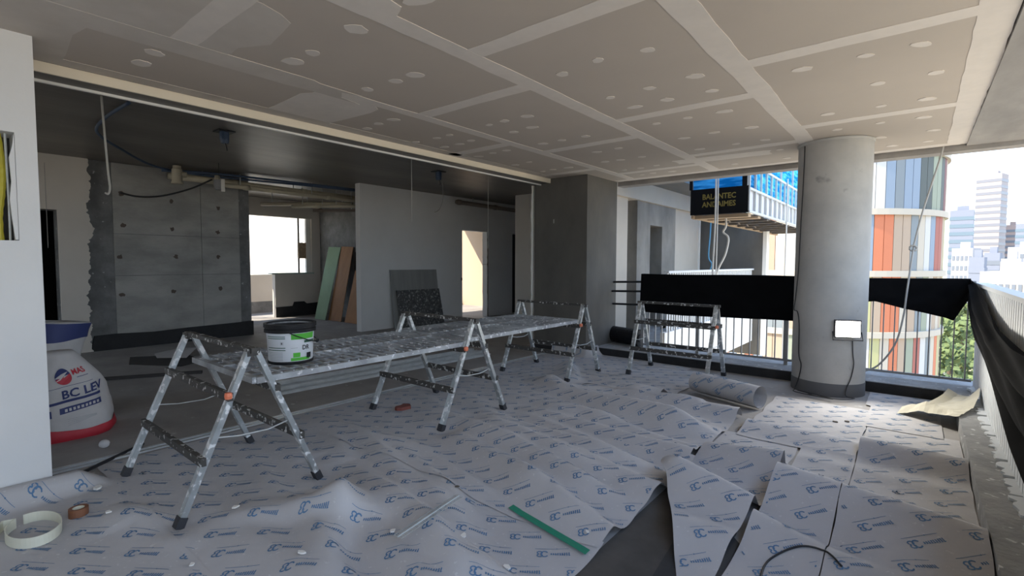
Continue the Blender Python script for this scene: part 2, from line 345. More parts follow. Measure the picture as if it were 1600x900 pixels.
# service wall with window and door opening, half wall in front
sx = -12.1
sw = MB().box((sx-0.15,4.04,2.46),(sx,6.85,SLAB)).box((sx-0.15,4.04,0),(sx,4.6,2.46)).box((sx-0.15,6.62,0),(sx,6.85,2.46)).box((sx-0.15,5.66,0),(sx,6.62,1.06))
wsv = struct(sw.build('wall_service', BEIGE))
MB().box((sx-0.19,5.58,1.06),(sx+0.03,6.66,1.09)).build('window_sill', mat('greenish_sill', (0.35,0.45,0.38), 0.6), wsv)
struct(MB().prism([(5.66,0),(6.85,0),(6.85,0.32),(6.45,0.3),(6.38,0.36),(6.12,0.36),(6.08,0.26),(5.66,0.25)], 'x', sx+0.001, sx+0.02).build('baseboard_service', BLACKW))
wn = struct(MB().box((sx-0.13,6.50,1.09),(sx-0.06,6.62,2.46)).build('window_1', FACW))
MB().box((sx-0.12,6.30,1.09),(sx-0.09,6.34,2.46)).build('window_jamb', PVCD, wn)
MB().box((sx-0.12,6.30,1.45),(sx-0.07,6.52,1.85)).build('plywood_patch', WOOD, wn)
# service balcony beyond
sb = struct(MB().box((-13.7,3.6,0),(-13.58,7.1,1.02)).build('wall_service_parapet', BEIGE))
MB().box((-13.579,3.6,0),(-13.57,7.1,0.3)).build('dark_base_strip', CONCE, sb)  # darker strip along the foot of the parapet
# transverse concrete wall by the leaning boards
struct(MB().box((-12.3,6.86,0),(-8.5,7.04,SLAB)).build('wall_kitchen', CONCE))
# long white partition with a doorway
pt = MB().box((-8.5,5.56,0),(-8.35,8.33,SLAB)).box((-8.5,8.33,2.12),(-8.35,9.2,SLAB)).box((-8.5,9.2,0),(-8.35,10.2,SLAB)).box((-8.5,10.2,2.12),(-8.35,11.1,SLAB)).box((-8.5,11.1,0),(-8.35,13,SLAB))
wpn = struct(pt.build('wall_partition', WHITE))
re = random.Random(12); ed = [(9.2+0.0,0.0)]+[(9.2-re.uniform(0.0,0.035), 2.1*k/24) for k in range(25)]+[(9.2,2.12)]
MB().prism([(a+0.03, b) for a, b in ed]+[(9.24,2.12),(9.24,0)], 'x', -8.51, -8.343).build('mortar_edge', mat('crumbly_mortar', (0.36,0.32,0.26), 0.95, var=0.5, vscale=30), wpn)
MB().box((-8.349,8.285,0.93),(-8.343,8.325,1.0)).build('switch_box', RUB, wpn)
struct(MB().box((-7.12,8.8,0),(-4.45,8.95,SLAB)).build('wall_corridor', BEIGE))
struct(MB().box((-8.5,13.0,0),(-4.3,13.2,SLAB)).build('wall_corridor_end', WHITE))
struct(MB().box((-8.5,9.6,0),(-8.49,13,SLAB)).build('wall_dark_doorway_shade', DARKV))  # thin dark sheet closing the second doorway, unlit room put into its colour
# room beyond the doorway
struct(MB().box((-11.55,11.3,0),(-8.5,11.45,SLAB)).build('wall_bright_room', mat('cream_wall', (0.60,0.46,0.34), 0.9)))
struct(MB().box((-11.55,7.04,0),(-11.42,7.6,SLAB)).box((-11.55,7.6,0),(-11.42,11.3,0.2)).box((-11.55,7.6,2.82),(-11.42,11.3,SLAB)).build('wall_bright_room_window', WHITE))
# floor track along the facade
trk = struct(MB().box((-4.31,-2.0,0),(-4.285,6.2,0.012)).box((-4.245,-2.0,0),(-4.22,6.2,0.012)).build('trim_5', GALV))
# square rendered column and white jamb strip
cq = thing('square_column', 'square dark cement-rendered column under the ceiling edge', 'column', (-4.145,6.63,0))
MB().box((-0.465,-0.45,0),(0.465,0.45,C-0.003)).build('column_shaft', RENDER, cq)
MB().box((-0.47,-0.455,0),(0.47,0.455,0.09)).build('base_band', BLACKW, cq)
for sy in (-0.2, ):
    MB().box((-0.12,-0.452,1.95),(-0.10,-0.449,2.01)).build('wall_scar', CONC, cq)
re = random.Random(3); ed = [(-4.69+re.uniform(-0.012,0.012), 2.55*k/30) for k in range(31)]
struct(MB().prism([(-4.655,0.0),(-4.655,2.55)]+ed[::-1], 'y', 6.19, 6.24).build('trim_6', FACW))
# round column
cr = thing('round_column', 'round bare concrete column carrying a lit work lamp', 'column', (-0.715,6.23,0))
MB().lathe((0,0,0), [(0.335,0.0),(0.335,C-0.003)], 56).cap((0,0,0), 0.335, C-0.003, 56).build('column_shaft', COLM, cr, smooth=True)
MB().lathe((0,0,0), [(0.338,0.0),(0.338,0.125),(0.335,0.135)], 56).build('base_band', mat('dark_base_coat', (0.11,0.11,0.115), 0.8), cr, smooth=True)
MB().lathe((0,0,0), [(0.337,C-0.03),(0.345,C-0.02),(0.345,C-0.004)], 56).build('top_collar', COLM, cr, smooth=True)
# kerbs of the balcony edge
kb = struct(MB().box((-4.0,6.44,0),(0.75,7.15,0.11)).box((0.30,-3.5,0),(0.75,6.44,0.12)).build('wall_kerb', KERB))
MB().box((-3.66,6.425,0),(0.24,6.44,0.105)).build('waterproof_face', BLACKW, kb)
# ================================================================== FLOOR PAPER
def ridge(p0, p1, a0, a1, wn, wf, fade=0.15):
    # wn: width on the camera side (smaller y), wf: on the far side
    p0 = Vector(p0); p1 = Vector(p1); d = p1-p0; L = d.length; d = d/L; nrm = Vector((-d.y, d.x))
    if nrm.y < 0: nrm = -nrm
    def h(x, y):
        qx = x-p0.x; qy = y-p0.y; t = (qx*d.x+qy*d.y)/L
        if t < -0.6 or t > 1.6: return 0.0
        s = qx*nrm.x+qy*nrm.y; wd = wf if s > 0 else wn
        if abs(s) > 3*wd: return 0.0
        tc = min(max(t,0),1); a = a0+(a1-a0)*tc
        if t < 0: a *= math.exp(-(t*L/fade)**2)
        if t > 1: a *= math.exp(-((t-1)*L/fade)**2)
        return a*math.exp(-(s/wd)**2)
    return h
rg = random.Random(33)
MAIN = []
y = 0.95
while y < 5.0:
    x0 = rg.uniform(-3.0,-2.3); ln = rg.uniform(0.7,1.5); sl = rg.uniform(-0.32,-0.12)
    a = rg.uniform(0.028,0.055)
    MAIN.append(ridge((x0,y+0.15),(min(x0+ln,-1.05),y+0.15+sl*ln), a*0.5, a*1.3, rg.uniform(0.12,0.2), rg.uniform(0.035,0.06), 0.3))
    y += rg.uniform(0.14,0.24)
for k in range(26):
    x0 = rg.uniform(-4.0,-3.0); yy = rg.uniform(0.6,5.8); ln = rg.uniform(0.4,0.9)
    MAIN.append(ridge((x0,yy),(x0+ln,yy-ln*rg.uniform(-0.1,0.5)), 0.01, rg.uniform(0.015,0.03), 0.14, 0.06, 0.3))
MAIN += [ridge((-2.66,3.05),(-1.1,2.72), 0.035, 0.075, 0.24, 0.07, 0.2),
         ridge((-2.8,4.35),(-1.3,4.05), 0.05, 0.035, 0.22, 0.07, 0.2),
         ridge((-3.1,4.52),(-2.2,4.62), 0.07, 0.05, 0.16, 0.06, 0.2),
         ridge((-2.1,4.70),(-1.7,4.66), 0.05, 0.04, 0.2, 0.06, 0.2),
         ridge((-2.35,1.42),(-1.95,1.12), 0.10, 0.03, 0.14, 0.07, 0.18),
         ridge((-2.75,1.0),(-2.3,1.38), 0.02, 0.09, 0.07, 0.2, 0.2),
         ridge((-3.15,0.72),(-2.8,0.78), 0.045, 0.03, 0.1, 0.09, 0.15),
         ridge((-3.4,5.3),(-3.05,4.85), 0.09, 0.05, 0.16, 0.08, 0.15),
         ridge((-1.75,1.55),(-1.2,1.25), 0.04, 0.03, 0.15, 0.06, 0.2),
         ridge((-1.7,2.30),(-1.12,2.14), 0.03, 0.05, 0.16, 0.06, 0.2)]
def h_main(x, y):
    s = 0.004+0.006*(noise.noise(Vector((x*1.7,y*1.7,0)))+0.3)
    for r in MAIN: s += r(x, y)
    # trestle feet press the paper flat
    for fx in (-3.84,-2.87):
        for fy in FEETY:
            d2 = (x-fx)**2+(y-fy)**2
            if d2 < 0.16: s *= 1-math.exp(-d2/0.02)
    for fx in (-2.68,-1.75):
        for fy in (5.50,6.17):
            d2 = (x-fx)**2+(y-fy)**2
            if d2 < 0.16: s *= 1-math.exp(-d2/0.02)
    return max(s, 0.002)
FEETY = (0.82,1.60,2.65,3.45,4.64,5.37)
def h_col(x, y):            # far strip: turns up against the square column
    s = h_main(x, y)
    d = y-6.02
    if x < -3.6 and d > 0: s += 0.13*min(d/0.14,1.0)**1.5
    e = -3.50-x
    if y > 6.1 and e > 0: s = max(s, 0.13*min(e/0.13,1)**1.5)
    return s
def h_wall(x, y):
    s = h_main(x, y)
    e = -3.70-x
    if e > 0 and y < 0.75: s += 0.10*min(e/0.10,1)**1.6*min(max((0.75-y)/0.15,0),1)
    return s
MID = [ridge((-1.20,2.98),(-0.60,2.80), 0.19, 0.11, 0.20, 0.08, 0.3), ridge((-1.0,2.5),(-0.60,2.45), 0.05, 0.03, 0.2, 0.2, 0.3),
       ridge((-1.18,3.62),(-0.56,3.55), 0.06, 0.155, 0.18, 0.06, 0.3),
       ridge((-1.18,4.42),(-0.56,4.40), 0.05, 0.045, 0.22, 0.08, 0.3),
       ridge((-1.05,2.35),(-0.55,2.42), 0.06, 0.03, 0.15, 0.12, 0.3)]
def h_mid(x, y):
    s = 0.005+0.006*(noise.noise(Vector((x*2,y*2,3)))+0.3)
    for r in MID: s += r(x, y)
    if x < -1.08: s *= 1-0.35*min((-1.08-x)/0.13,1)**2
    return max(s, 0.003)
RGT = [ridge((-0.64,3.27),(0.36,3.12), 0.165, 0.125, 0.34, 0.065, 0.3),
       ridge((-0.62,4.36),(0.36,4.30), 0.115, 0.09, 0.20, 0.06, 0.3),
       ridge((-0.66,2.72),(-0.25,2.60), 0.08, 0.045, 0.18, 0.07, 0.2),
       ridge((0.0,2.72),(0.36,2.6), 0.025, 0.02, 0.2, 0.1, 0.2),
       ridge((-0.6,3.9),(0.3,3.86), 0.012, 0.012, 0.1, 0.1, 0.2)]
def h_rgt(x, y):
    s = 0.004+0.006*(noise.noise(Vector((x*2,y*2,7)))+0.3)
    for r in RGT: s += r(x, y)
    return max(s, 0.003)
def stroke_quads(pts, wd):
    out = []
    for (a, b) in zip(pts[:-1], pts[1:]):
        dx, dy = b[0]-a[0], b[1]-a[1]; L = math.hypot(dx,dy) or 1; nx, ny = -dy/L*wd/2, dx/L*wd/2
        ex, ey = dx/L*wd*0.25, dy/L*wd*0.25
        out.append([(a[0]+nx-ex,a[1]+ny-ey),(a[0]-nx-ex,a[1]-ny-ey),(b[0]-nx+ex,b[1]-ny+ey),(b[0]+nx+ex,b[1]+ny+ey)])
    return out
def arc(cx, cy, rx, ry, t0, t1, n): return [(cx+rx*math.cos(math.radians(t0+(t1-t0)*k/n)), cy+ry*math.sin(math.radians(t0+(t1-t0)*k/n))) for k in range(n+1)]
MARK = []
for k in range(9): MARK.append([(-0.02+k*0.0316,0.0745),(-0.02+k*0.0316,0.078),(-0.02+(k+1)*0.0316,0.078),(-0.02+(k+1)*0.0316,0.0745)])
MARK.append([(0.165,0.070),(0.158,0.0765),(0.165,0.083),(0.172,0.0765)])
MARK += stroke_quads(arc(0.062,0.012,0.030,0.034,40,320,9), 0.011)      # emblem: an open ring
MARK += stroke_quads(arc(0.022,0.028,0.022,0.017,-60,250,7), 0.010)     # and two small bowls beside it
MARK += stroke_quads(arc(0.022,-0.006,0.022,0.017,110,420,7), 0.010)
for k in range(9):                                                     # small word
    u = 0.112+k*0.0185; hh = 0.011+0.0012*k
    MARK.append([(u,0.012-hh),(u,0.012+hh),(u+0.0095,0.012+hh*0.9),(u+0.0095,0.012-hh*0.9)])
    MARK.append([(u+0.0065,0.012+(hh-0.006)*(1 if k % 2 else -1)-0.003),(u+0.0065,0.012+(hh-0.006)*(1 if k % 2 else -1)+0.003),(u+0.0145,0.012+(hh-0.006)*(-1 if k % 3 else 1)+0.003),(u+0.0145,0.012+(hh-0.006)*(-1 if k % 3 else 1)-0.003)])
MARK = [[(u*0.56,v*0.62) for u,v in q] for q in MARK]
def sheet(label, x0, x1, y0, y1, hf, seed, lift=0.0, ang=35, res=0.026, left=None, right=None, jit=0.012, off=(0,0), near=None, far=None, group='printed paper sheets covering the balcony floor'):
    r = random.Random(seed); nx = max(4,int((x1-x0)/res)); ny = max(4,int((y1-y0)/res))
    V = []; G = [[0]*(nx+1) for _ in range(ny+1)]
    lx = []; rx = []
    for j in range(ny+1):
        yy = y0+(y1-y0)*j/ny
        lx.append((left(yy) if left else x0)+jit*noise.noise(Vector((yy*5,seed,0)))); rx.append((right(yy) if right else x1)+jit*noise.noise(Vector((yy*5,seed,9))))
    for j in range(ny+1):
        for i in range(nx+1):
            f = i/nx; x = lx[j]+(rx[j]-lx[j])*f
            ya = (near(x) if near else y0)+jit*noise.noise(Vector((x*5,seed,4))); yb = (far(x) if far else y1)+jit*noise.noise(Vector((x*5,seed,6)))
            yy = ya+(yb-ya)*j/ny
            G[j][i] = len(V); V.append((x, yy, hf(x,yy)+lift))
    Fc = [(G[j][i],G[j][i+1],G[j+1][i+1],G[j+1][i]) for j in range(ny) for i in range(nx)]
    mb = MB(); mb.v = V; mb.f = Fc
    o = mb.build('floor_paper_sheet', PAPER, None, smooth=True, fix=False); tag(o, label, 'paper sheet', group)
    # printed marks following the paper
    pm = MB(); c, s = math.cos(math.radians(ang)), math.sin(math.radians(ang)); du, dv = 0.27, 0.138
    R = 7
    cx, cy = (x0+x1)/2, (y0+y1)/2; n = int(max(x1-x0,y1-y0)/0.13)+6
    for a in range(-n, n+1):
        for b in range(-n, n+1):
            u0 = a*du+(b % 2)*du*0.5+off[0]; v0 = b*dv+off[1]
            x = cx+u0*c-v0*s; yy = cy+u0*s+v0*c
            if x < x0-0.35 or x > x1+0.35 or yy < y0-0.35 or yy > y1+0.35: continue
            for q in MARK:
                pts_ = []
                for (pu, pv) in q:
                    x = cx+(u0+pu)*c-(v0+pv)*s; yy = cy+(u0+pu)*s+(v0+pv)*c
                    j = int(round(min(max((yy-y0)/(y1-y0),0),1)*ny))
                    if yy < (near(x) if near else y0)+0.014 or yy > (far(x) if far else y1)-0.014 or x < lx[j]+0.012 or x > rx[j]-0.012: break
                    pts_.append((x, yy, hf(x,yy)+lift+0.0022))
                if len(pts_) == 4:
                    i0 = len(pm.v); pm.v += pts_; pm.f.append((i0,i0+1,i0+2,i0+3))
    if pm.f:
        p = pm.build('printed_marks', INK, o, fix=False); p['kind'] = 'stuff'
    return o
sheet('printed paper strip nearest the camera, from the white wall to the green tape', -3.86, -1.13, -0.6, 0.78, h_wall, 1, 0.003, off=(0.05,0.02), near=None)
sheet('printed paper strip under the nearest trestle, ending at the green tape', -4.17, -1.10, 0.74, 2.03, h_main, 2, 0.0, off=(0.1,0.0), jit=0.02)
sheet('printed paper strip beyond the green tape, under the mesh platform end', -4.20, -1.11, 1.98, 3.30, h_main, 3, 0.004, off=(0.0,0.06), jit=0.02)
sheet('printed rippled paper strip between the second and third trestles', -4.20, -1.15, 3.26, 4.60, h_main, 4, 0.0, off=(0.16,0.03), jit=0.02)
sheet('printed paper strip turned up against the square column', -4.22, -1.74, 4.56, 6.17, h_col, 5, 0.004, off=(0.08,0.05), jit=0.015, right=lambda y: -1.74-0.13*min(max((5.7-y)/0.3,0),1)*1.0+0.02*(y-5.7))
sheet('printed paper piece filling the corner beside the square column', -3.63, -2.2, 6.14, 6.40, h_col, 15, 0.008, off=(0.02,0.05), far=lambda x: 6.40-0.12*max(0,(x+2.9)))
sheet('printed paper sheet with the tall buckled fold over the bare gap', -1.16, -0.63, 2.02, 4.12, h_mid, 6, 0.0, ang=40, off=(0.02,0.04), left=lambda y: (-1.15 if y > 2.9 else -1.15+max(0,2.9-y)*0.46)-0.05*math.exp(-((y-2.96)/0.10)**2), jit=0.008)
sheet('printed paper sheet in front of the round column', -1.06, -0.29, 4.08, 5.56, h_mid, 7, 0.004, ang=40, off=(0.1,0.0), jit=0.015)
sheet('printed paper sheet lying between the tall fold and the seam', -0.61, -0.283, 1.2, 4.10, h_rgt, 8, 0.002, ang=38, off=(0.0,0.02), jit=0.003)
sheet('printed paper sheet along the kerb with a long raised fold', -0.278, 0.292, 1.2, 5.05, h_rgt, 9, 0.0, ang=36, off=(0.12,0.05), jit=0.004)
sheet('printed paper sheet in the far corner behind the crumpled piece', -0.30, 0.20, 5.0, 6.36, h_rgt, 10, 0.004, ang=36, off=(0.02,0.05), jit=0.008, left=lambda y: -0.30 if y < 5.74 else -0.34)
# rolled-up end of the paper
pr = thing('paper_roll', 'loosely rolled end of printed paper lying beside the round column', 'paper roll', (-1.42,5.05,0))
mb = MB(); n = 40; Lr = 0.72
for k in range(n+1):
    t = k/n; a = -math.pi*0.5+t*2*math.pi*1.25; r = 0.112-0.016*t
    yy = r*math.cos(a); zz = 0.125+r*math.sin(a)*0.96
    for q in range(2): mb.v.append(((-Lr/2, Lr/2)[q], yy, zz))
mb.f = [(2*k,2*k+1,2*k+3,2*k+2) for k in range(n)]
rl = mb.build('rolled_paper', PAPER, pr, smooth=True, fix=False)
pm = MB()
for (u0, a0) in ((-0.28,195),(-0.02,200),(0.22,205),(-0.13,150),(0.12,152),(-0.30,120),(0.0,108)):
    for q in MARK:
        i0 = len(pm.v); c, s = math.cos(0.75), math.sin(0.75)
        for (pu, pv) in q:
            uu = u0+(pu*c-pv*s)*1.1; aa = math.radians(a0)-(pu*s+pv*c)*1.1/0.112
            rr_ = 0.1150; pm.v.append((min(max(uu,-Lr/2),Lr/2), rr_*math.cos(aa), 0.125+rr_*math.sin(aa)*0.965))
        pm.f.append((i0,i0+1,i0+2,i0+3))
p = pm.build('printed_marks', INK, pr, fix=False); p['kind'] = 'stuff'
pr.rotation_euler = (0,0,math.radians(-20))
# crumpled paper by the kerb
def crumple(label, pts, hs, th=None):
    mb = MB(); n = len(pts)
    mb.v = [(x, y, z) for (x, y), z in zip(pts, hs)]
    return mb
ck = MB()
rows = [[(-0.10,5.60,0.012),(0.08,5.50,0.09),(0.22,5.40,0.10),(0.29,5.30,0.135)],
        [(-0.07,5.70,0.06),(0.10,5.62,0.15),(0.24,5.55,0.13),(0.33,5.42,0.14)],
        [(0.04,5.82,0.03),(0.14,5.78,0.07),(0.27,5.75,0.12),(0.40,5.62,0.15)],
        [(0.22,6.00,0.16),(0.28,5.98,0.13),(0.36,5.95,0.14),(0.45,5.85,0.21)],
        [(0.26,6.18,0.19),(0.33,6.15,0.14),(0.41,6.12,0.15),(0.47,6.05,0.25)]]
S = 5
grid = []
def lerp3(a, b, t): return tuple(a[i]+(b[i]-a[i])*t for i in range(3))
for j in range(4*S+1):
    jj = min(j//S,3); tj = j/S-jj; row = []
    for i in range(3*S+1):
        ii = min(i//S,2); ti = i/S-ii
        a = lerp3(rows[jj][ii],rows[jj][ii+1],ti); b = lerp3(rows[jj+1][ii],rows[jj+1][ii+1],ti); q = lerp3(a,b,tj)
        row.append((q[0],q[1],q[2]+0.012*noise.noise(Vector((q[0]*14,q[1]*14,2)))))
    grid.append(row)
for row in grid: ck.v += row
W_ = 3*S+1
ck.f = [(j*W_+i,j*W_+i+1,(j+1)*W_+i+1,(j+1)*W_+i) for j in range(4*S) for i in range(W_-1)]
o = ck.build('crumpled_paper', PAPERB, None, fix=False); tag(o, 'crumpled torn paper flopped over the kerb below the black cloth', 'paper')
# ================================================================== TRESTLES
def make_trestle(x0, x1, yc, half, label):
    # origin at the centre of the footprint
    xc = (x0+x1)/2; hw = (x1-x0)/2; T = thing('trestle', label, 'trestle', (xc,yc,0), 'splattered aluminium trestles')
    top = 0.865
    for sx in (-1,1):
        for sy in (-1,1):
            foot = Vector((sx*hw, sy*half, 0.0)); apex = Vector((sx*hw, sy*0.018, top)); d = (apex-foot).normalized()
            lg = MB().bar(foot+d*0.03, apex, 0.030, 0.042, up=(1,0,0)).build('leg', ALU, T)
            MB().bar(foot+d*0.004, foot+d*0.06, 0.040, 0.052, up=(1,0,0)).build('rubber_foot', RUB, lg)
        MB().box((sx*hw-0.022,-0.035,top-0.03),(sx*hw+0.022,0.035,top+0.012)).build('apex_bracket', STEELD, T)
        yl = half*(1-0.42/top); zl = 0.42
        MB().tube([(sx*hw,-yl,zl),(sx*hw,-yl*0.4,zl-0.02),(sx*hw,yl*0.4,zl-0.025),(sx*hw,yl,zl)], 0.004, 6).build('spreader_wire', GALV, T)
    MB().box((-hw-0.04,-0.019,top-0.012),(hw+0.04,0.019,top+0.016)).build('top_rail', STEELD, T)
    for sy in (-1,1):
        for z in (0.63,0.315):
            yl = sy*(half*(1-z/top)+0.024)
            MB().box((-hw-0.03,yl-0.014,z-0.022),(hw+0.03,yl+0.014,z+0.022)).build('cross_bar', STEELD, T)
    MB().lathe((hw+0.05,-half*(1-0.645/top)-0.05,0.645), [(0.0,-0.02),(0.017,-0.016),(0.02,0),(0.017,0.016),(0.0,0.02)], 10).build('orange_knob', ORNG, T)
    return T
make_trestle(-3.84,-2.87,1.205,0.385,'nearest splattered aluminium trestle, beside the white sack')
make_trestle(-3.84,-2.92,3.055,0.395,'second trestle from the camera, between the two mesh platforms')
make_trestle(-3.96,-3.01,5.005,0.365,'trestle in front of the square column, at the far platform end')
make_trestle(-2.68,-1.76,5.835,0.335,'trestle standing alone before the railing with the black cloth')
def make_platform(x0, x1, y0, y1, z, label):
    P = thing('mesh_platform', label, 'platform', ((x0+x1)/2,(y0+y1)/2,z), 'steel mesh work platforms')
    hx = (x1-x0)/2; hy = (y1-y0)/2
    for s in (-1,1):
        MB().box((s*hx-0.02,-hy,-0.012),(s*hx+0.02,hy,0.024)).build('side_rail', STEELM, P)
        MB().box((-hx,s*hy-0.02,-0.012),(hx,s*hy+0.02,0.024)).build('end_rail', STEELM, P)
    MB().box((-0.02,-hy,-0.015),(0.02,hy,0.03)).build('centre_rail', STEELM, P)
    g = MB(); n = int(2*hy/0.075)
    for k in range(1,n): 
        yy = -hy+2*hy*k/n; g.box((-hx,yy-0.007,0.018),(hx,yy+0.007,0.030))
    n = int(2*hx/0.13)
    for k in range(1,n):
        xx = -hx+2*hx*k/n; g.box((xx-0.004,-hy,0.008),(xx+0.004,hy,0.016))
    q = g.build('wire_grid', STEELM, P); q['kind'] = 'stuff'
    return P
ZP = 0.665
make_platform(-3.92,-2.96,1.26,3.02,ZP,'paint-crusted mesh platform carrying the green and white bucket')
make_platform(-4.02,-3.08,3.12,5.00,ZP,'farther mesh platform reaching toward the square column')
# ================================================================== BUCKET
bx, by, bz = -3.24, 1.61, ZP+0.0305
B = thing('paint_bucket', 'open white bucket with green label and black rim on mesh platform', 'bucket', (bx,by,bz))
prof = [(0.0,0.0),(0.128,0.0),(0.136,0.008),(0.150,0.255)]
MB().lathe((0,0,0), prof, 40).build('body', BUCK, B, smooth=True)
MB().lathe((0,0,0), [(0.130,0.0),(0.140,0.0),(0.1405,0.018),(0.137,0.018)], 40).build('base_ring', BLKP, B, smooth=True)
MB().lathe((0,0,0), [(0.149,0.205),(0.160,0.205),(0.160,0.225),(0.154,0.228),(0.154,0.236),(0.163,0.238),(0.163,0.262),(0.146,0.262),(0.143,0.235),(0.140,0.10),(0.0,0.10)], 40).build('rim', BLKP, B, smooth=False)
MB().lathe((0,0,0), [(0.144,0.252),(0.142,0.15),(0.139,0.12)], 40).build('inner_residue', mat('dried_paste', (0.45,0.45,0.46), 0.7, col2=(0.04,0.04,0.04), vscale=9), B, smooth=True)
th0 = math.atan2(-by, -bx)          # toward the camera
def R_b(z): return 0.136+0.014*(z-0.008)/0.247
def cpatch(t0, t1, z0, z1, mt, name, dr=0.0012, n=10):
    mb = MB(); 
    for k in range(n+1):
        t = th0+t0+(t1-t0)*k/n
        for z in (z0,z1): mb.v.append(((R_b(z)+dr)*math.cos(t),(R_b(z)+dr)*math.sin(t),z))
    mb.f = [(2*k,2*k+2,2*k+3,2*k+1) for k in range(n)]
    return mb.build(name, mt, B, smooth=True, fix=False)
cpatch(0.02,1.2,0.162,0.200,GREENP,'label_band')
cpatch(0.60,1.3,0.136,0.152,GREEND,'label_band')
cpatch(0.10,0.42,0.045,0.075,GREENP,'label_block')
cpatch(0.0,0.95,0.022,0.042,GREENP,'label_band')
for z in (0.18,0.168,0.107,0.092): cpatch(-1.15,-0.22,z,z+0.005,GREEND,'label_line')
cpatch(-0.44,-0.30,0.128,0.150,mat('pale_box_print', (0.5,0.52,0.56), 0.6),'label_pictogram'); cpatch(-0.395,-0.35,0.133,0.145,RUB,'label_pictogram', 0.002)
for k in range(6): cpatch(-1.05,-0.35,0.028+k*0.010,0.031+k*0.010,mat('grey_fine_print', (0.36,0.38,0.4), 0.6),'fine_print')
cpatch(0.0,0.30,0.105,0.108,mat('grey_fine_print', (0.36,0.38,0.4), 0.6),'fine_print')
v, f = text_geo('DR', 0.042); mb = MB()
for (a, b_) in v:
    z = 0.092+b_; t = th0+0.50+a*0.95/0.145; mb.v.append(((R_b(z)+0.002)*math.cos(t),(R_b(z)+0.002)*math.sin(t),z))
mb.f = f; mb.build('lettering', mat('black_ink', (0.02,0.02,0.025), 0.6), B, fix=False)
hp = []
for k in range(21):
    t = math.pi*k/20; a = th0+1.45
    lx, ly = -math.sin(a), math.cos(a)
    out = 0.168*math.sin(t); hp.append((lx*0.163*math.cos(t)*-1+math.cos(a)*out*1.0, ly*0.163*math.cos(t)*-1+math.sin(a)*out*1.0, 0.215-0.085*math.sin(t)))
hd = MB().tube(hp, 0.0035, 6).build('handle', BLKP, B)
MB().tube(hp[9:12], 0.010, 8).build('handle_grip', BLKP, hd)
cpatch(0.74,1.02,0.032,0.068,BLKP,'black_smear',0.003)
# ================================================================== SACKS
def sack(name, label, loc, hx, hy, H, rotz, top_pinch=0.5, lean=(0,0), mt=BAGW, seed=0):
    S_ = thing(name, label, 'sack', loc, 'cement sacks by the white wall')
    def Rf(t, z):
        k = z/H
        s = (1-0.06*k) if k < 0.55 else (0.967-(k-0.55)**1.35*top_pinch*1.9)
        s *= (0.92+0.08*min(k/0.08,1)); s = max(s,0.05)
        b = 1+0.09*noise.noise(Vector((math.cos(t)*1.6+seed,math.sin(t)*1.6,z*5)))+0.045*noise.noise(Vector((math.cos(t)*4+seed,math.sin(t)*4,z*12)))
        ct, st = math.cos(t), math.sin(t); q = (abs(ct/hx)**2.6+abs(st/hy)**2.6)**(-1/2.6)
        return q*s*b
    def P(t, z, dr=0.0):
        r = Rf(t,z)+dr; k = (z/H)**2
        return (r*math.cos(t)+lean[0]*k, r*math.sin(t)+lean[1]*k, z)
    mb = MB(); n = 48; m_ = 26
    for j in range(m_+1):
        for i in range(n): mb.v.append(P(2*math.pi*i/n, H*j/m_))
    for j in range(m_):
        for i in range(n): mb.f.append((j*n+i,j*n+(i+1) % n,(j+1)*n+(i+1) % n,(j+1)*n+i))
    mb.f.append(tuple(range(n))[::-1]); mb.f.append(tuple(m_*n+i for i in range(n)))
    mb.build('sack_body', mt, S_, smooth=True, fix=False); S_.rotation_euler = (0,0,rotz)
    return S_, P
SK, SP = sack('cement_sack', 'upright white sack lettered BC LEV with a red base', (-5.17,0.76,0), 0.235, 0.27, 0.66, 0, 0.95, (0.0,-0.05), seed=1)
t0s = math.atan2(-0.76, 5.17)
def skp(s, z, dr=0.004): return SP(t0s+s/0.25, z, dr)
def sack_patch(poly, mt, name, dr=0.004):
    mb = MB(); mb.v = [skp(s, z, dr) for s, z in poly]; mb.f = [tuple(range(len(poly)))]; return mb.build(name, mt, SK, fix=False)
def sack_strip(s0, s1, z0, z1, mt, name, slope=0.0, n=14, dr=0.004):
    mb = MB()
    for k in range(n+1):
        s = s0+(s1-s0)*k/n
        for z in (z0,z1): mb.v.append(skp(s, z+slope*(s-s0), dr))
    mb.f = [(2*k,2*k+2,2*k+3,2*k+1) for k in range(n)]; return mb.build(name, mt, SK, fix=False)
def sack_text(txt, size, s0, z0, mt, slope=0.0, dr=0.005):
    v, f = text_geo(txt, size); mb = MB(); mb.v = [skp(s0+a, z0+b_+slope*a, dr) for a, b_ in v]; mb.f = f
    return mb.build('lettering', mt, SK, fix=False)
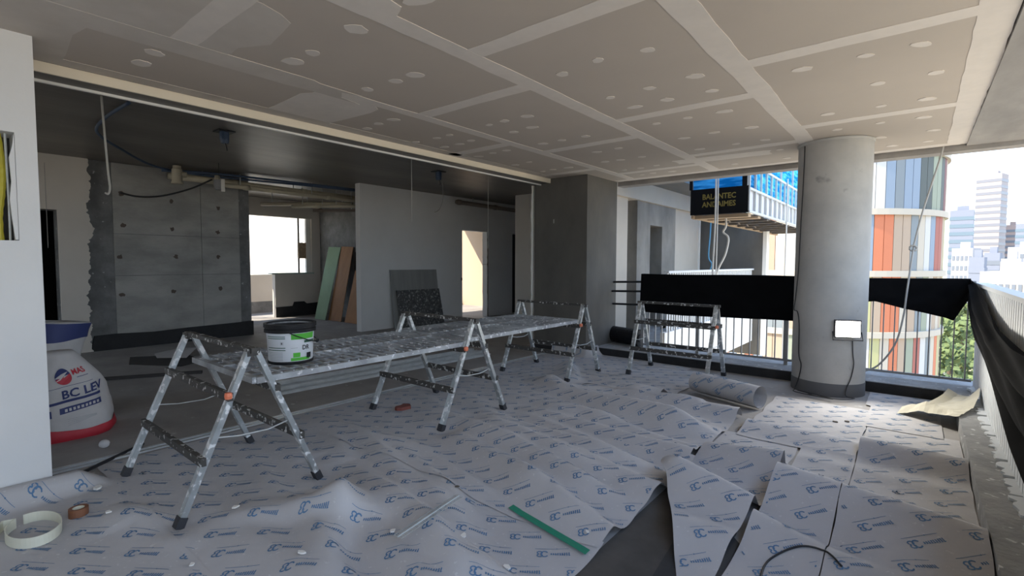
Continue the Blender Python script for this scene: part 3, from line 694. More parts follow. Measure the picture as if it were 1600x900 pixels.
# red foot of the sack
mb = MB(); n = 48
for k in range(n+1):
    t = 2*math.pi*k/n
    zt = 0.07+0.10*abs(math.sin((t-t0s)/2-0.2))**1.5
    mb.v.append(SP(t, 0.0, 0.022)); mb.v.append(SP(t, zt*0.5, 0.028)); mb.v.append(SP(t, zt, 0.006))
mb.f = [(3*k+q,3*k+3+q,3*k+4+q,3*k+1+q) for k in range(n) for q in (0,1)]
mb.build('red_base', REDP, SK, smooth=True, fix=False)
n = 18
def disc(cx, cz, r, a0, a1, mt, name, dr=0.005):
    return sack_patch([(cx+r*math.cos(math.radians(a0+(a1-a0)*k/n)), cz+r*math.sin(math.radians(a0+(a1-a0)*k/n))) for k in range(n+1)], mt, name, dr)
disc(0.012,0.485,0.060,20,200,NAVY,'emblem'); disc(0.012,0.485,0.060,200,380,REDP,'emblem')
sack_patch([(-0.055,0.472),(0.0,0.505),(0.055,0.522),(0.02,0.492),(0.052,0.497),(0.0,0.468),(-0.05,0.448),(-0.01,0.476)], BAGW, 'emblem_arrow', 0.009)
sack_text('MAS', 0.055, 0.082, 0.492, REDP, 0.15)
sack_strip(0.105, 0.19, 0.470, 0.474, NAVY, 'fine_print', 0.15)
sack_strip(-0.17, 0.20, 0.385, 0.388, NAVY, 'rule_line', 0.14)
sack_text('BC LEV', 0.09, -0.02, 0.318, NAVY, 0.16)
sack_strip(-0.17, 0.24, 0.268, 0.288, NAVY, 'printed_band', 0.13)
sack_strip(-0.17, -0.085, 0.180, 0.235, NAVY, 'printed_band', 0.1)
sack_strip(-0.04, 0.235, 0.208, 0.252, NAVY, 'printed_band', 0.14)
for k in range(9): sack_strip(-0.01+k*0.026, 0.006+k*0.026, 0.222+k*0.0036, 0.243+k*0.0036, BAGW, 'fine_print', 0.14, 2, 0.007)
for k in range(4): sack_strip(0.0, 0.18, 0.115+k*0.016, 0.117+k*0.016, mat('grey_fine_print', (0.36,0.38,0.4), 0.6), 'fine_print', 0.25-0.07*k)
SK2, SP2 = sack('cement_sack', 'white sack with a navy top band, half hidden behind the white wall', (-6.05,0.66,0), 0.22, 0.25, 0.82, 0, 0.10, (0.02,0.10), seed=5)
mb = MB(); n = 48
for k in range(n+1):
    t = 2*math.pi*k/n; mb.v.append(SP2(t,0.67+0.02*math.sin(t*2),0.005)); mb.v.append(SP2(t,0.75,0.005)); mb.v.append(SP2(t,0.82,0.004))
mb.f = [(3*k+q,3*k+3+q,3*k+4+q,3*k+1+q) for k in range(n) for q in (0,1)]
mb.build('navy_band', NAVY, SK2, smooth=True, fix=False)

SK2.rotation_euler = (math.radians(-5),math.radians(3),0.5)
o = MB().prism([(-1.12,1.55),(-0.60,1.6),(-0.66,2.6),(-0.92,2.98),(-1.13,2.98)],'z',0.0004,0.0016).build('floor_shade_sheet', mat('brown_black_floor_shade',(0.085,0.078,0.072),0.8,var=0.3,vscale=5), None); tag(o,'dark brown sheet added for the damp, shadowed floor in the gap between the paper sheets','floor patch')  # added sheet: damp and shadow of the bare floor put into its colour
o = MB().prism([(-0.80,1.55),(-0.55,1.6),(-0.62,2.5),(-0.93,2.86)],'z',0.002,0.0034).build('floor_shade_sheet', mat('black_floor_shade',(0.035,0.036,0.04),0.7,var=0.3,vscale=5), None); tag(o,'blackish strip added for the damp, shadowed floor under the edge of the tall paper fold','floor patch')  # second added sheet, darker tone for the same damp and shadow
# ================================================================== THINGS ON THE FLOOR
def channel(L, wd, ht, t=0.002):
    return MB().box((-wd/2,-L/2,0),(wd/2,L/2,t)).box((-wd/2,-L/2,t),(-wd/2+t,L/2,ht)).box((wd/2-t,-L/2,t),(wd/2,L/2,ht))
for k, (x, y, z, L, rz, lab) in enumerate(((-5.32,3.9,0,3.0,-3.5,'leftmost steel channel of the bundle under the mesh platform'),(-5.18,3.92,0.0,3.0,-3.3,'steel channel lying second from the left in the bundle'),(-5.05,3.9,0,3.0,-3.2,'steel channel in the middle of the bundle on the floor'),(-4.92,3.88,0,3.0,-3.4,'steel channel nearest the paper edge in the bundle'),(-5.18,3.86,0.042,2.9,-3.4,'steel channel stacked on top of the bundle'),)):
    tag(inst('steel_channel', channel(L,0.045,0.028+0.012*(k % 3)).mesh('steel_channel',GALV), (x,y,z), None, (0,0,math.radians(rz))), lab, 'steel profile', 'steel channels under the platform')
# green tape, bead, curled strip, tape roll, loop of cable
o = MB()
P0 = Vector((-1.68,2.045)); P1 = Vector((-1.13,1.935)); nn = 30
for k in range(nn+1):
    p = P0.lerp(P1,k/nn); hh = max(h_main(p.x,p.y),h_main(p.x,p.y+0.02))+0.007
    o.v += [(p.x,p.y-0.022,hh),(p.x,p.y+0.022,hh+0.001)]
o.f = [(2*k,2*k+2,2*k+3,2*k+1) for k in range(nn)]
tag(o.build('green_tape_strip', TAPEG, None, fix=False), 'long strip of green tape on the paper seam', 'tape')
a = Vector((-1.73,1.32)); b = Vector((-1.80,1.765)); d = (b-a).normalized(); n2 = Vector((-d.y,d.x))
zb = max(h_main(*(a.lerp(b,k/20))) for k in range(21))+0.006
bd = thing('corner_bead', 'perforated metal corner bead lying on the printed paper', 'metal bead', ((a.x+b.x)/2,(a.y+b.y)/2,zb))
Lb = (b-a).length; g = MB()
g.box((-0.004,-Lb/2,0),(0.004,Lb/2,0.007)).box((-0.026,-Lb/2,0),(-0.022,Lb/2,0.002)).box((0.022,-Lb/2,0),(0.026,Lb/2,0.002))
for k in range(38):
    yy = -Lb/2+Lb*(k+0.25)/38; g.box((-0.023,yy,0.0004),(-0.003,yy+0.005,0.0018)).box((0.003,yy,0.0004),(0.023,yy+0.005,0.0018))
g.build('bead_strip', GALV, bd); bd.rotation_euler = (0.0,0.0,math.atan2(d.y,d.x)-math.pi/2)
ct = MB(); pts = []
for k in range(41):
    t = math.radians(200-350*k/40); r = 1.0
    pts.append((-3.34+0.165*math.cos(t)*r, 0.345+0.10*math.sin(t)*r))
pts.append((-3.50,0.25)); pts.append((-3.40,0.20)); pts = pts[1:]
nz = len(pts)
for k, (x, y) in enumerate(pts): ct.v += [(x,y,0.012),(x,y,0.012+0.05),(x*1.0+0.003,y+0.003,0.062),(x+0.003,y+0.003,0.012)]
for k in range(nz-1):
    for q in range(4): ct.f.append((4*k+q,4*k+(q+1) % 4,4*k+4+(q+1) % 4,4*k+4+q))
tag(ct.build('curled_tape_band', TAPEW, None), 'cream band curled into a ring on the paper by the white wall', 'tape')
rl = thing('tape_roll', 'small roll of brown tape beside the cream ring', 'tape roll', (-3.40,0.525,0.008))
MB().lathe((0,0,0),[(0.026,0),(0.042,0),(0.042,0.048),(0.026,0.048),(0.026,0)],28).build('brown_tape', TAPEB, rl)
MB().lathe((0,0,0),[(0.0235,0.001),(0.026,0.001),(0.026,0.047),(0.0235,0.047),(0.0235,0.001)],24).build('cardboard_core', TAPEW, rl)
lp = smooth_path([(-0.44,2.12,0.045),(-0.475,2.27,0.075),(-0.47,2.42,0.09),(-0.38,2.55,0.085),(-0.28,2.575,0.06),(-0.21,2.51,0.045)],8)
lp = [(p.x,p.y,max(h_rgt(p.x,p.y)+0.008,0.01)) for p in lp]
tag(MB().tube(lp,0.0045,8).build('cable_loop', BLKC, None, smooth=True), 'short black cable bent in an arc on the paper near the kerb', 'cable')
# bits of debris
dr = random.Random(77)
DEB = [(-2.05,1.05,'white plaster flake on the paper ridge nearest the camera'),(-1.9,1.42,'plaster flake left of the metal bead tip'),(-1.35,1.62,'flat white chip in front of the green tape end'),(-1.2,2.05,'small chip beyond the green tape end'),(-2.45,0.75,'plaster flake on the paper by the nearest trestle foot'),(-3.25,0.62,'plaster flake between the tape roll and the trestle'),(-2.75,1.05,'plaster flake between the feet of the nearest trestle'),(-3.7,0.66,'larger plaster lump at the end of the white wall'),(-2.0,1.95,'stone crumb beside the paper ridge in the centre'),(-0.5,4.95,'dark crumb on the paper in front of the round column'),(-0.42,5.02,'second dark crumb in front of the round column'),(-1.62,1.62,'plaster crumb right of the metal bead')]
for x, y, lab in DEB:
    hf = h_rgt if x > -0.62 else h_main
    s = dr.uniform(0.012,0.022)*(1.5 if 'larger' in lab else 1); pts = [Vector((dr.uniform(-1,1),dr.uniform(-1,1),dr.uniform(0,0.45)))*s for _ in range(4)]
    n = 7; pl = [(s*dr.uniform(0.6,1.2)*math.cos(2*math.pi*k/n), s*dr.uniform(0.4,0.9)*math.sin(2*math.pi*k/n)) for k in range(n)]
    hts = s*0.35
    o = MB().prism(pl,'z',0,hts).build('plaster_flake', mat('stone_crumb',(0.12,0.1,0.08),0.9) if 'dark' in lab or 'stone' in lab else FACW, None)
    o.location = (x,y,hf(x,y)+0.007); o.rotation_euler = (0,0,dr.uniform(0,6)); tag(o,lab,'debris','flakes of debris on the floor paper')
MBb = MB()
for j in range(7):
    for i in range(12):
        t = 2*math.pi*i/12; p = math.pi*j/6; r = 0.034*(1+0.15*noise.noise(Vector((i,j,1))))
        MBb.v.append((r*math.sin(p)*math.cos(t),r*math.sin(p)*math.sin(t),0.03-r*0.9*math.cos(p)))
MBb.f = [(j*12+i,j*12+(i+1) % 12,(j+1)*12+(i+1) % 12,(j+1)*12+i) for j in range(6) for i in range(12)]
o = MBb.build('crumpled_ball', BAGW, None, smooth=True); o.location = (-4.55,0.86,0.0); tag(o,'small pale crumpled ball on the bare floor near the sack','debris')
o = MB().tube([(-0.0,0,0.0),(0.0,0.2,0.0),(0.0,0.55,0.0)],0.011,6).build('dark_rod', BLKC, None); o.location=(-4.05,0.62,0.014); o.rotation_euler=(0,0,math.radians(38)); tag(o,'thin dark rod on the floor at the nearest trestle foot','rod')
o = MB().box((-0.035,-0.6,0),(0.035,0.6,0.03)).build('dark_batten', DARKV, None); o.location = (-7.0,1.7,0); o.rotation_euler = (0,0,math.radians(-28)); tag(o,'dark batten on the bare floor behind the sack','batten')
pp = MB().prism([(-0.5,-0.25),(0.1,-0.4),(0.75,0.0),(0.6,0.3),(-0.1,0.35)],'z',0,0.006); o = pp.build('dark_mat', DARKV, None); o.location = (-8.1,2.2,0); tag(o,'dark sheet spread on the floor before the concrete wall','sheet')
pb = MB(); pb.v = [(-0.4,-0.1,0.0),(0.1,-0.2,0.01),(0.45,0.05,0.02),(0.25,0.25,0.12),(-0.05,0.1,0.09),(-0.35,0.15,0.03)]; pb.f = [(0,1,4,5),(1,2,3,4)]
o = pb.build('crumpled_sack', mat('grey_sack',(0.4,0.38,0.37),0.9), None); o.location = (-8.25,2.35,0.008); tag(o,'empty crumpled grey sack on the dark sheet','sack')
o = MB().prism([(0.05*math.cos(k*0.63)*(1+0.4*math.sin(k*2.1)),0.08*math.sin(k*0.63)) for k in range(10)],'z',0,0.03).build('brown_clump', mat('rust_brown',(0.2,0.06,0.045),0.8), None); o.location=(-3.62,2.84,0.012); tag(o,'small rusty brown clump beside the second trestle foot','debris')
# ================================================================== WORK LAMP AND CABLES
cx, cy = -0.715, 6.23
ta = math.atan2(0-cy, 0-cx)                     # column face seen from the camera
la = ta+0.46; px, py = cx+0.355*math.cos(la), cy+0.355*math.sin(la)
lamp = thing('work_lamp', 'lit LED work lamp fixed to the round column', 'lamp', (px,py,0.705)); lamp.rotation_euler = (0,0,la-0.18)
MB().box((-0.018,-0.115,-0.085),(0.012,0.115,0.09)).build('housing', RUB, lamp)
MB().box((0.0125,-0.105,-0.078),(0.016,0.105,0.078)).build('led_panel', mat('lit_led',(1,1,1),0.5,emit=(1.0,0.97,0.86,9.0)), lamp)
MB().tube([(-0.01,-0.125,-0.03),(0.02,-0.13,-0.11),(0.02,0.13,-0.11),(-0.01,0.125,-0.03)],0.006,6).build('stand_bracket', RUB, lamp)
ld = bpy.data.lights.new('work_lamp_light','AREA'); ld.energy = 9; ld.shape='RECTANGLE'; ld.size=0.16; ld.size_y=0.2; ld.color=(1,0.96,0.86)
lo = bpy.data.objects.new('work_lamp_light',ld); COL.objects.link(lo); dv = Vector((math.cos(la-0.18),math.sin(la-0.18),0)); lo.location = Vector((px,py,0.705))+dv*0.03; lo.rotation_euler = dv.to_track_quat('-Z','Y').to_euler()
def oncol(a, z, r=0.345): return (cx+r*math.cos(ta+a), cy+r*math.sin(ta+a), z)
tag(MB().tube(smooth_path([oncol(0.62,0.60,0.35),oncol(0.66,0.45,0.345),oncol(0.70,0.34,0.345),oncol(0.62,0.2,0.345),oncol(0.5,0.1,0.35),oncol(0.45,0.03,0.38),oncol(0.55,0.028,0.45),oncol(0.2,0.03,0.52),oncol(-0.2,0.03,0.5),oncol(-0.45,0.03,0.42)],6),0.005,6).build('lamp_cable', BLKC, None, smooth=True), 'black lamp cable hanging down the round column to the floor', 'cable')
tag(MB().tube(smooth_path([oncol(-0.88,2.58),oncol(-0.9,2.2),oncol(-0.95,1.8),oncol(-1.0,1.3),oncol(-1.12,1.0),oncol(-1.2,0.86),oncol(-0.98,0.84),oncol(-0.88,0.7),oncol(-0.86,0.4),oncol(-0.75,0.28),oncol(-0.85,0.12),oncol(-0.8,0.03,0.40),oncol(-0.55,0.03,0.5),oncol(0.1,0.035,0.56),oncol(-0.3,0.035,0.45),oncol(-0.62,0.035,0.44)],6),0.005,6).build('extension_cable', BLKC, None, smooth=True), 'black cable running down the left side of the round column', 'cable')
rope = thing('hanging_rope', 'pale knotted rope hanging in front of the balcony corner', 'rope')
rp_ = smooth_path([(0.16,6.78,2.56),(0.13,6.77,2.4),(0.02,6.72,1.9),(-0.04,6.70,1.55),(-0.045,6.66,1.48),(-0.06,6.60,1.3),(-0.08,6.57,1.05),(-0.10,6.58,0.8),(-0.16,6.62,0.5),(-0.30,6.66,0.25),(-0.45,6.70,0.15)],6)
MB().tube(rp_,0.009,6).build('rope', mat('grey_rope',(0.42,0.41,0.39),0.9), rope, smooth=True)
MB().tube([(-0.045+0.03*math.cos(t*0.9),6.68+0.012*math.sin(t*2.0),1.52+0.03*math.sin(t*0.9)) for t in range(8)],0.010,6,closed=True).build('knot', mat('grey_rope',(0.42,0.41,0.39),0.9), rope, smooth=True)
# ================================================================== RAILING, CLOTH, PARAPET
RY = 6.82
rail = thing('balcony_railing', 'grey bar railing at the far end of the balcony, half under black cloth', 'railing', (0,RY,0))
MB().box((-3.12,-0.025,1.155),(0.46,0.025,1.185)).build('top_rail', RAILM, rail)
MB().box((-3.12,-0.012,0.155),(0.46,0.012,0.18)).build('bottom_rail', RAILM, rail)
bm_ = MB().box((-0.0055,-0.012,0.18),(0.0055,0.012,1.155)).mesh('bar',RAILM)
x = -3.1
while x < 0.45:
    inst('bar', bm_, (x,0,0), rail); x += 0.0975
pm_ = MB().box((-0.02,-0.02,0.11),(0.02,0.02,1.16)).mesh('post',RAILM)
for x in (-3.1,-2.3,-1.22): inst('post', pm_, (x,0,0), rail)
def interp(tab, x):
    for (a, b), (c, d) in zip(tab[:-1], tab[1:]):
        if x <= c: return b+(d-b)*(x-a)/(c-a) if x >= a else b
    return tab[-1][1]
bot = [(-3.12,0.655),(-2.5,0.64),(-1.6,0.65),(-1.1,0.665),(-0.8,0.8),(-0.5,0.93),(-0.35,0.95),(-0.1,0.88),(0.12,0.83),(0.24,0.80),(0.30,0.77),(0.36,0.9),(0.42,1.02)]
cl = MB(); nx, nz = 150, 26
for i in range(nx+1):
    x = -3.12+3.54*i/nx; zb_ = interp(bot,x)
    for j in range(nz+1):
        t = j/nz; z = 1.20+(zb_-1.20)*t+0.006*math.sin(x*3)
        y = RY-0.034-0.02*t-0.018*t*(1+noise.noise(Vector((x*5,t*1.5,1))))-0.03*t*max(0,noise.noise(Vector((x*2.2,t*2,5))))
        if x > -0.4: y -= 0.02*t*math.sin((x+t*0.4)*26)*0.6
        cl.v.append((x,y,z))
cl.f = [(i*(nz+1)+j,(i+1)*(nz+1)+j,(i+1)*(nz+1)+j+1,i*(nz+1)+j+1) for i in range(nx) for j in range(nz)]
b0 = len(cl.v)
for i in range(nx+1):
    x = -3.12+3.54*i/nx; cl.v += [(x,RY+0.035,1.203+0.006*math.sin(x*3)),(x,RY+0.04,1.05)]
for i in range(nx):
    cl.f += [(i*(nz+1),(i+1)*(nz+1),b0+2*i+2,b0+2*i),(b0+2*i,b0+2*i+2,b0+2*i+3,b0+2*i+1)]
tag(cl.build('shade_cloth', CLOTH, None, smooth=True, fix=False), 'long black cloth draped over the far railing', 'cloth')
par = thing('slatted_parapet', 'white vertical slat parapet along the right balcony kerb', 'parapet', (0.49,0,0.12))
sm_ = MB().box((-0.016,-0.036,0.0),(0.012,0.036,1.02)).mesh('slat',SLATM)
y = 1.2
while y < 6.85:
    inst('slat', sm_, (0,y,0), par); y += 0.092
MB().box((0.0125,1.1,0.0),(0.02,6.86,1.02)).build('back_panel', SLATM, par)
MB().box((-0.035,1.1,1.02),(0.06,6.86,1.05)).build('top_cap', SLATM, par)
MB().box((0.021,1.1,0.15),(0.04,6.86,0.20)).build('back_rail', SLATM, par); MB().box((0.021,1.1,0.85),(0.04,6.86,0.90)).build('back_rail', SLATM, par)
rm = random.Random(4)
for k in range(15):                                # crusts of mortar along the slat foot
    y0 = 2.2+k*0.3
    pl = [(0.455+rm.uniform(-0.045,-0.005),y0+0.02*q*1.6) for q in range(9)]+[(0.476,y0+0.27),(0.476,y0)]
    MB().prism(pl,'z',0.119,0.119+rm.uniform(0.008,0.02)).build('mortar_crust', SLATM, bpy.data.objects['wall_kerb'])
up_ = [(6.80,1.20),(6.3,1.17),(5.9,1.10),(5.2,0.99),(4.6,0.93),(3.5,0.93),(2.6,0.97),(1.8,1.0)]; lw_ = [(6.80,0.98),(6.3,0.80),(5.9,0.71),(4.9,0.65),(4.1,0.54),(3.4,0.46),(2.6,0.42),(1.8,0.45)]
def itp(tab, y):
    tb_ = sorted(tab); return interp(tb_, y)
c2 = MB(); ny_, nt_ = 90, 36
for i in range(ny_+1):
    y = 6.80-5.0*i/ny_; zu, zl = itp(up_,y), itp(lw_,y)
    for j in range(nt_+1):
        t = j/nt_
        fold = 0.030*math.sin(t*17+0.8*math.sin(y*1.2))+0.018*math.sin(t*31+y*1.5)
        c2.v.append((0.415+fold*(0.35+0.65*min(1,(6.8-y)/1.0)), y+0.02*math.sin(t*9), zu+(zl-zu)*t))
c2.f = [(i*(nt_+1)+j,(i+1)*(nt_+1)+j,(i+1)*(nt_+1)+j+1,i*(nt_+1)+j+1) for i in range(ny_) for j in range(nt_)]
tag(c2.build('shade_cloth', CLOTH, None, smooth=True, fix=False), 'gathered black cloth sagging along the white slat parapet', 'cloth')
# ================================================================== INTERIOR SERVICES
def pipe(name, label, pts, r, mt, cat='pipe', group=None, n=10, collars=()):
    T = thing(name, label, cat, (0,0,0), group)
    MB().tube(pts, r, n).build('pipe_run', mt, T, smooth=True)
    for c_ in (0.12,0.5,0.88):
        p = Vector(pts[0]).lerp(Vector(pts[-1]),c_)
        MB().box((p.x-0.006,p.y-0.006,p.z),(p.x+0.006,p.y+0.006,SLAB+0.002)).build('hanger_strap', GALV, T)
    for c_ in collars:
        p = Vector(pts[0]).lerp(Vector(pts[-1]),c_); d = (Vector(pts[-1])-Vector(pts[0])).normalized()
        MB().tube([p-d*0.05,p+d*0.05],r*1.22,n).build('collar', mt, T, smooth=True)
    return T
pipe('drain_pipe','thick beige drain pipe under the slab nearest the concrete wall',[(-9.35,2.7,2.74),(-9.3,6.8,2.70)],0.055,PVC,collars=(0.25,0.55,0.85))
pipe('drain_pipe','long beige pipe running beside the thick drain pipe',[(-9.15,3.3,2.66),(-9.05,6.7,2.62)],0.04,PVC,collars=(0.15,0.6))
pipe('drain_pipe','thin beige pipe above the leaning green board',[(-9.9,5.0,2.49),(-8.75,6.3,2.53)],0.035,PVC,collars=(0.3,))
pipe('drain_pipe','short dark pipe under the beige pipes',[(-9.7,5.35,2.42),(-8.7,6.5,2.45)],0.03,PVCD,collars=(0.1,))
pipe('drain_pipe','pale pipe crossing to the service room ceiling',[(-10.6,4.7,2.56),(-9.25,6.0,2.585)],0.04,PVC)
pipe('drain_pipe','dark pipe along the top of the white partition',[(-8.2,8.0,2.74),(-8.2,12.5,2.70)],0.05,PVCD,collars=(0.02,0.3,0.6))
def fitting(label, x, y, z, s=1.0):
    T = thing('pipe_fitting', label, 'pipe fitting', (x,y,z))
    MB().lathe((0,0,0),[(0.0,-0.13*s),(0.085*s,-0.13*s),(0.085*s,-0.10*s),(0.075*s,-0.095*s),(0.075*s,0.10*s),(0.06*s,0.12*s),(0.06*s,0.16*s),(0,0.16*s)],20).build('stub_pipe', PVC, T, smooth=False)
    MB().tube([(0,0,0.03*s),(0.0,0.13*s,0.03*s)],0.05*s,12).build('side_branch', PVC, T)
fitting('capped beige pipe stub under the slab by the dark blue hose', -9.0, 2.72, 2.70, 0.95); fitting('smaller beige pipe stub between the drain pipes', -9.15, 3.35, 2.70, 0.65)
tag(MB().tube(smooth_path([(-5.8,1.38,2.855),(-6.6,1.36,2.85),(-7.4,1.45,2.85),(-8.2,1.85,2.84),(-9.0,2.45,2.80),(-9.25,3.2,2.80),(-9.1,4.2,2.80),(-8.9,5.4,2.80),(-8.7,6.4,2.78)],6),0.016,8).build('conduit_hose', BLUEC, None, smooth=True),'long dark blue hose snaking under the interior slab','hose')
tag(MB().tube(smooth_path([(-9.1,3.25,2.72),(-9.3,3.0,2.56),(-9.45,2.65,2.42),(-9.52,2.35,2.38),(-9.56,2.12,2.42)],6),0.014,8).build('conduit_hose', BLKC, None, smooth=True),'short black hose curving across the concrete wall','hose')
tag(MB().tube(smooth_path([(-9.3,2.6,2.80),(-9.15,3.3,2.83),(-9.0,4.6,2.83),(-8.75,6.6,2.82)],6),0.02,8).build('conduit_hose', BLUEC, None, smooth=True),'straighter blue hose lying along the beige drain pipes','hose')
def cordline(label, pts, r=0.004, mt=WIRE):
    return tag(MB().tube(smooth_path(pts,5),r,6).build('electric_wire' if 'rope' not in label else 'climbing_rope', mt, None, smooth=True), label, 'cord')
cordline('thick pale cord hanging from the slab at the left, hooked at its end', [(-5.87,1.19,2.88),(-5.87,1.20,2.6),(-5.86,1.215,2.2),(-5.86,1.225,2.05),(-5.86,1.21,1.99),(-5.87,1.19,2.0)],0.009)
cordline('thin cord hanging in front of the white partition', [(-5.71,4.67,2.88),(-5.71,4.67,2.3),(-5.72,4.68,1.95)],0.004)
cordline('thin cord hanging beside the bright doorway', [(-5.70,6.31,2.88),(-5.70,6.31,2.0),(-5.7,6.31,1.6)],0.003)
cordline('curly grey wire dangling under the junction box near the partition', [(-6.27,5.75,2.80),(-6.25,5.78,2.6),(-6.24,5.76,2.4),(-6.28,5.72,2.25),(-6.33,5.66,2.2)],0.006, mat('grey_wire',(0.25,0.24,0.22),0.7))
cordline('thin dark wire holding the junction box before the concrete wall', [(-8.4,3.1,2.88),(-8.4,3.1,2.62)],0.003,BLKC)
def box_fix(label, x, y, z):
    T = thing('junction_box', label, 'junction box', (x,y,z))
    MB().box((-0.09,-0.09,-0.012),(0.09,0.09,0.0)).build('plate', BLKC, T)
    MB().lathe((0,0,0),[(0.0,-0.14),(0.04,-0.14),(0.05,-0.10),(0.05,-0.012),(0,-0.012)],14).build('socket', BLUEC, T)
    MB().tube([(0.02,0.0,-0.14),(0.03,0.01,-0.2),(0.01,0.02,-0.22)],0.006,6).build('wire_tail', BLKC, T)
box_fix('black junction box on the slab left of the glossy patch',-6.31,2.40,2.88); box_fix('dark junction box on the slab in front of the partition',-6.27,5.70,2.88)
T = thing('junction_box','grey junction box with white tag hanging before the concrete wall','junction box',(-8.4,3.1,2.56)); MB().lathe((0,0,0),[(0,-0.09),(0.05,-0.09),(0.07,-0.05),(0.07,0.06),(0,0.06)],14).build('socket', mat('grey_box',(0.22,0.22,0.23),0.6), T); MB().box((0.07,0.0,-0.12),(0.085,0.05,0.07)).build('white_tag', FACW, T)
# boards leaning inside
def lean_board(name, label, base0, base1, top1, top0, th, mt, cat='board'):
    b0_, b1_, t1_, t0_ = [Vector(p) for p in (base0,base1,top1,top0)]; n_ = (b1_-b0_).cross(t0_-b0_).normalized()*th
    mb = MB(); mb.v = [tuple(p) for p in (b0_,b1_,t1_,t0_,b0_+n_,b1_+n_,t1_+n_,t0_+n_)]
    mb.f = [(0,1,2,3),(7,6,5,4),(0,4,5,1),(1,5,6,2),(2,6,7,3),(3,7,4,0)]
    return tag(mb.build(name, mt, None), label, cat)
lean_board('gypsum_panel','pale green moisture board leaning at the dark kitchen wall',(-11.13,6.14,0),(-10.66,6.14,0),(-11.03,6.80,1.72),(-11.58,6.80,1.74),0.0125,GREENB)
lean_board('wood_and_gap_panel','brown board leaning beside the green board',(-10.66,6.22,0),(-10.1,6.20,0),(-10.52,6.82,1.72),(-11.02,6.82,1.74),0.012,BROWNB)
lean_board('wood_and_gap_panel','dark panel added for the black gap between the two brown boards',(-10.07,6.45,0),(-9.55,6.45,0),(-9.9,6.85,1.6),(-10.48,6.85,1.6),0.012,DARKV)  # no board here: shade of the gap put into a dark panel
lean_board('wood_and_gap_panel','shorter brown board leaning beside the end of the partition',(-9.95,6.20,0),(-9.3,6.20,0),(-9.6,6.69,1.16),(-10.25,6.69,1.16),0.012,BROWNB)
lean_board('tile_panel','grey striped panel leaning on the white partition',(-8.17,6.22,0.0),(-8.17,7.48,0.0),(-8.33,7.48,1.20),(-8.33,6.22,1.20),0.012,TILEB,'panel')
lean_board('tile_panel','dark speckled panel leaning on the grey striped panel',(-8.08,6.32,0.0),(-8.08,7.50,0.0),(-8.22,7.46,0.78),(-8.22,6.30,0.78),0.012,TILED,'panel')
# scaffold frame standing in the service doorway
T = thing('scaffold_frame','narrow steel scaffold frame in the bright service doorway','scaffold',(-12.6,5.05,0))
for yy in (-0.08,0.16): MB().box((-0.02,yy-0.015,0.0),(0.02,yy+0.015,2.0)).build('upright', mat('pale_steel',(0.13,0.11,0.085),0.6), T)
for z in (0.1,0.5,0.95,1.4,1.85): MB().box((-0.015,-0.08,z-0.012),(0.015,0.16,z+0.012)).build('rung', mat('pale_steel',(0.13,0.11,0.085),0.6), T)

# dark clutter between the square column and the railing
for zz, yy, lab in ((1.06,7.0,'upper dark steel tube between square column and railing'),(0.92,6.95,'lower dark steel tube between square column and railing'),(0.72,6.98,'lowest dark tube beside the square column')):
    tag(MB().tube([(-3.675,yy,zz),(-3.13,yy-0.1,zz+0.02)],0.016,8).build('steel_tube', BLKC, None), lab, 'tube', 'dark tubes by the square column')
o = thing('black_pipe_roll','fat black roll lying between the square column and the kerb','roll',(-3.40,6.92,0.112))
MB().tube([(-0.28,0.1,0.13),(0.25,-0.05,0.13)],0.125,20).build('roll_body', BLKP, o, smooth=False)
MB().tube([(-0.29,0.103,0.13),(0.26,-0.053,0.13)],0.06,14).build('roll_core', DARKV, o)
# ================================================================== NEIGHBOURING WING
W = thing('building_wing', 'shaded facade wing of the same tower beyond the balcony railing', 'building', (-4.2,7.6,0))
def wp(name, a, b, mt, par=None): 
    o = MB().box((a[0]+4.2,a[1]-7.6,a[2]),(b[0]+4.2,b[1]-7.6,b[2])).build(name, mt, W if par is None else par); return o
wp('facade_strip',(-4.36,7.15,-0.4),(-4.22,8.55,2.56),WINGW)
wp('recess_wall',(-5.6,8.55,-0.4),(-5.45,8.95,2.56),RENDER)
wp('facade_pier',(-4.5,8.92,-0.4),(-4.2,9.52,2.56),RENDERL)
wp('facade_pier',(-4.5,10.12,-0.4),(-4.2,10.85,2.56),RENDERL)
wp('pier_lintel',(-4.5,9.52,2.12),(-4.2,10.12,2.56),RENDERL)
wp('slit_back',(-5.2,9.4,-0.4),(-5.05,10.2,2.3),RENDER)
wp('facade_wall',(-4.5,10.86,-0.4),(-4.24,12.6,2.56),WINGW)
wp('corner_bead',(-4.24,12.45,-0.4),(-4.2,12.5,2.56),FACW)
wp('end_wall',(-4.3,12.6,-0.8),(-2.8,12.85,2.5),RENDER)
wp('corner_trim',(-2.8,12.6,-0.8),(-2.72,12.85,2.5),FACW)
wp('head_beam',(-4.6,7.35,2.56),(-4.14,12.6,2.90),WINGW)
wp('slab_edge',(-4.6,7.35,2.90),(-3.5,12.6,3.10),SLABM)
wp('balcony_slab',(-4.5,7.35,-0.35),(-3.05,12.6,-0.05),CONC)
wp('slab_fascia',(-3.05,7.35,-0.47),(-2.98,12.6,0.28),FACW)
wp('handrail',(-3.05,7.45,1.20),(-2.97,12.58,1.235),SLATM)
sl = MB().box((-0.008,-0.022,0.28),(0.008,0.022,1.20)).mesh('slat',SLATM)
y = 7.5
while y < 12.55: inst('slat', sl, (-3.01+4.2,y-7.6,0), W); y += 0.10
wp('upper_window',(-3.9,10.2,3.1),(-3.85,12.6,4.4),mat('pale_glass',(0.25,0.33,0.42),0.15))
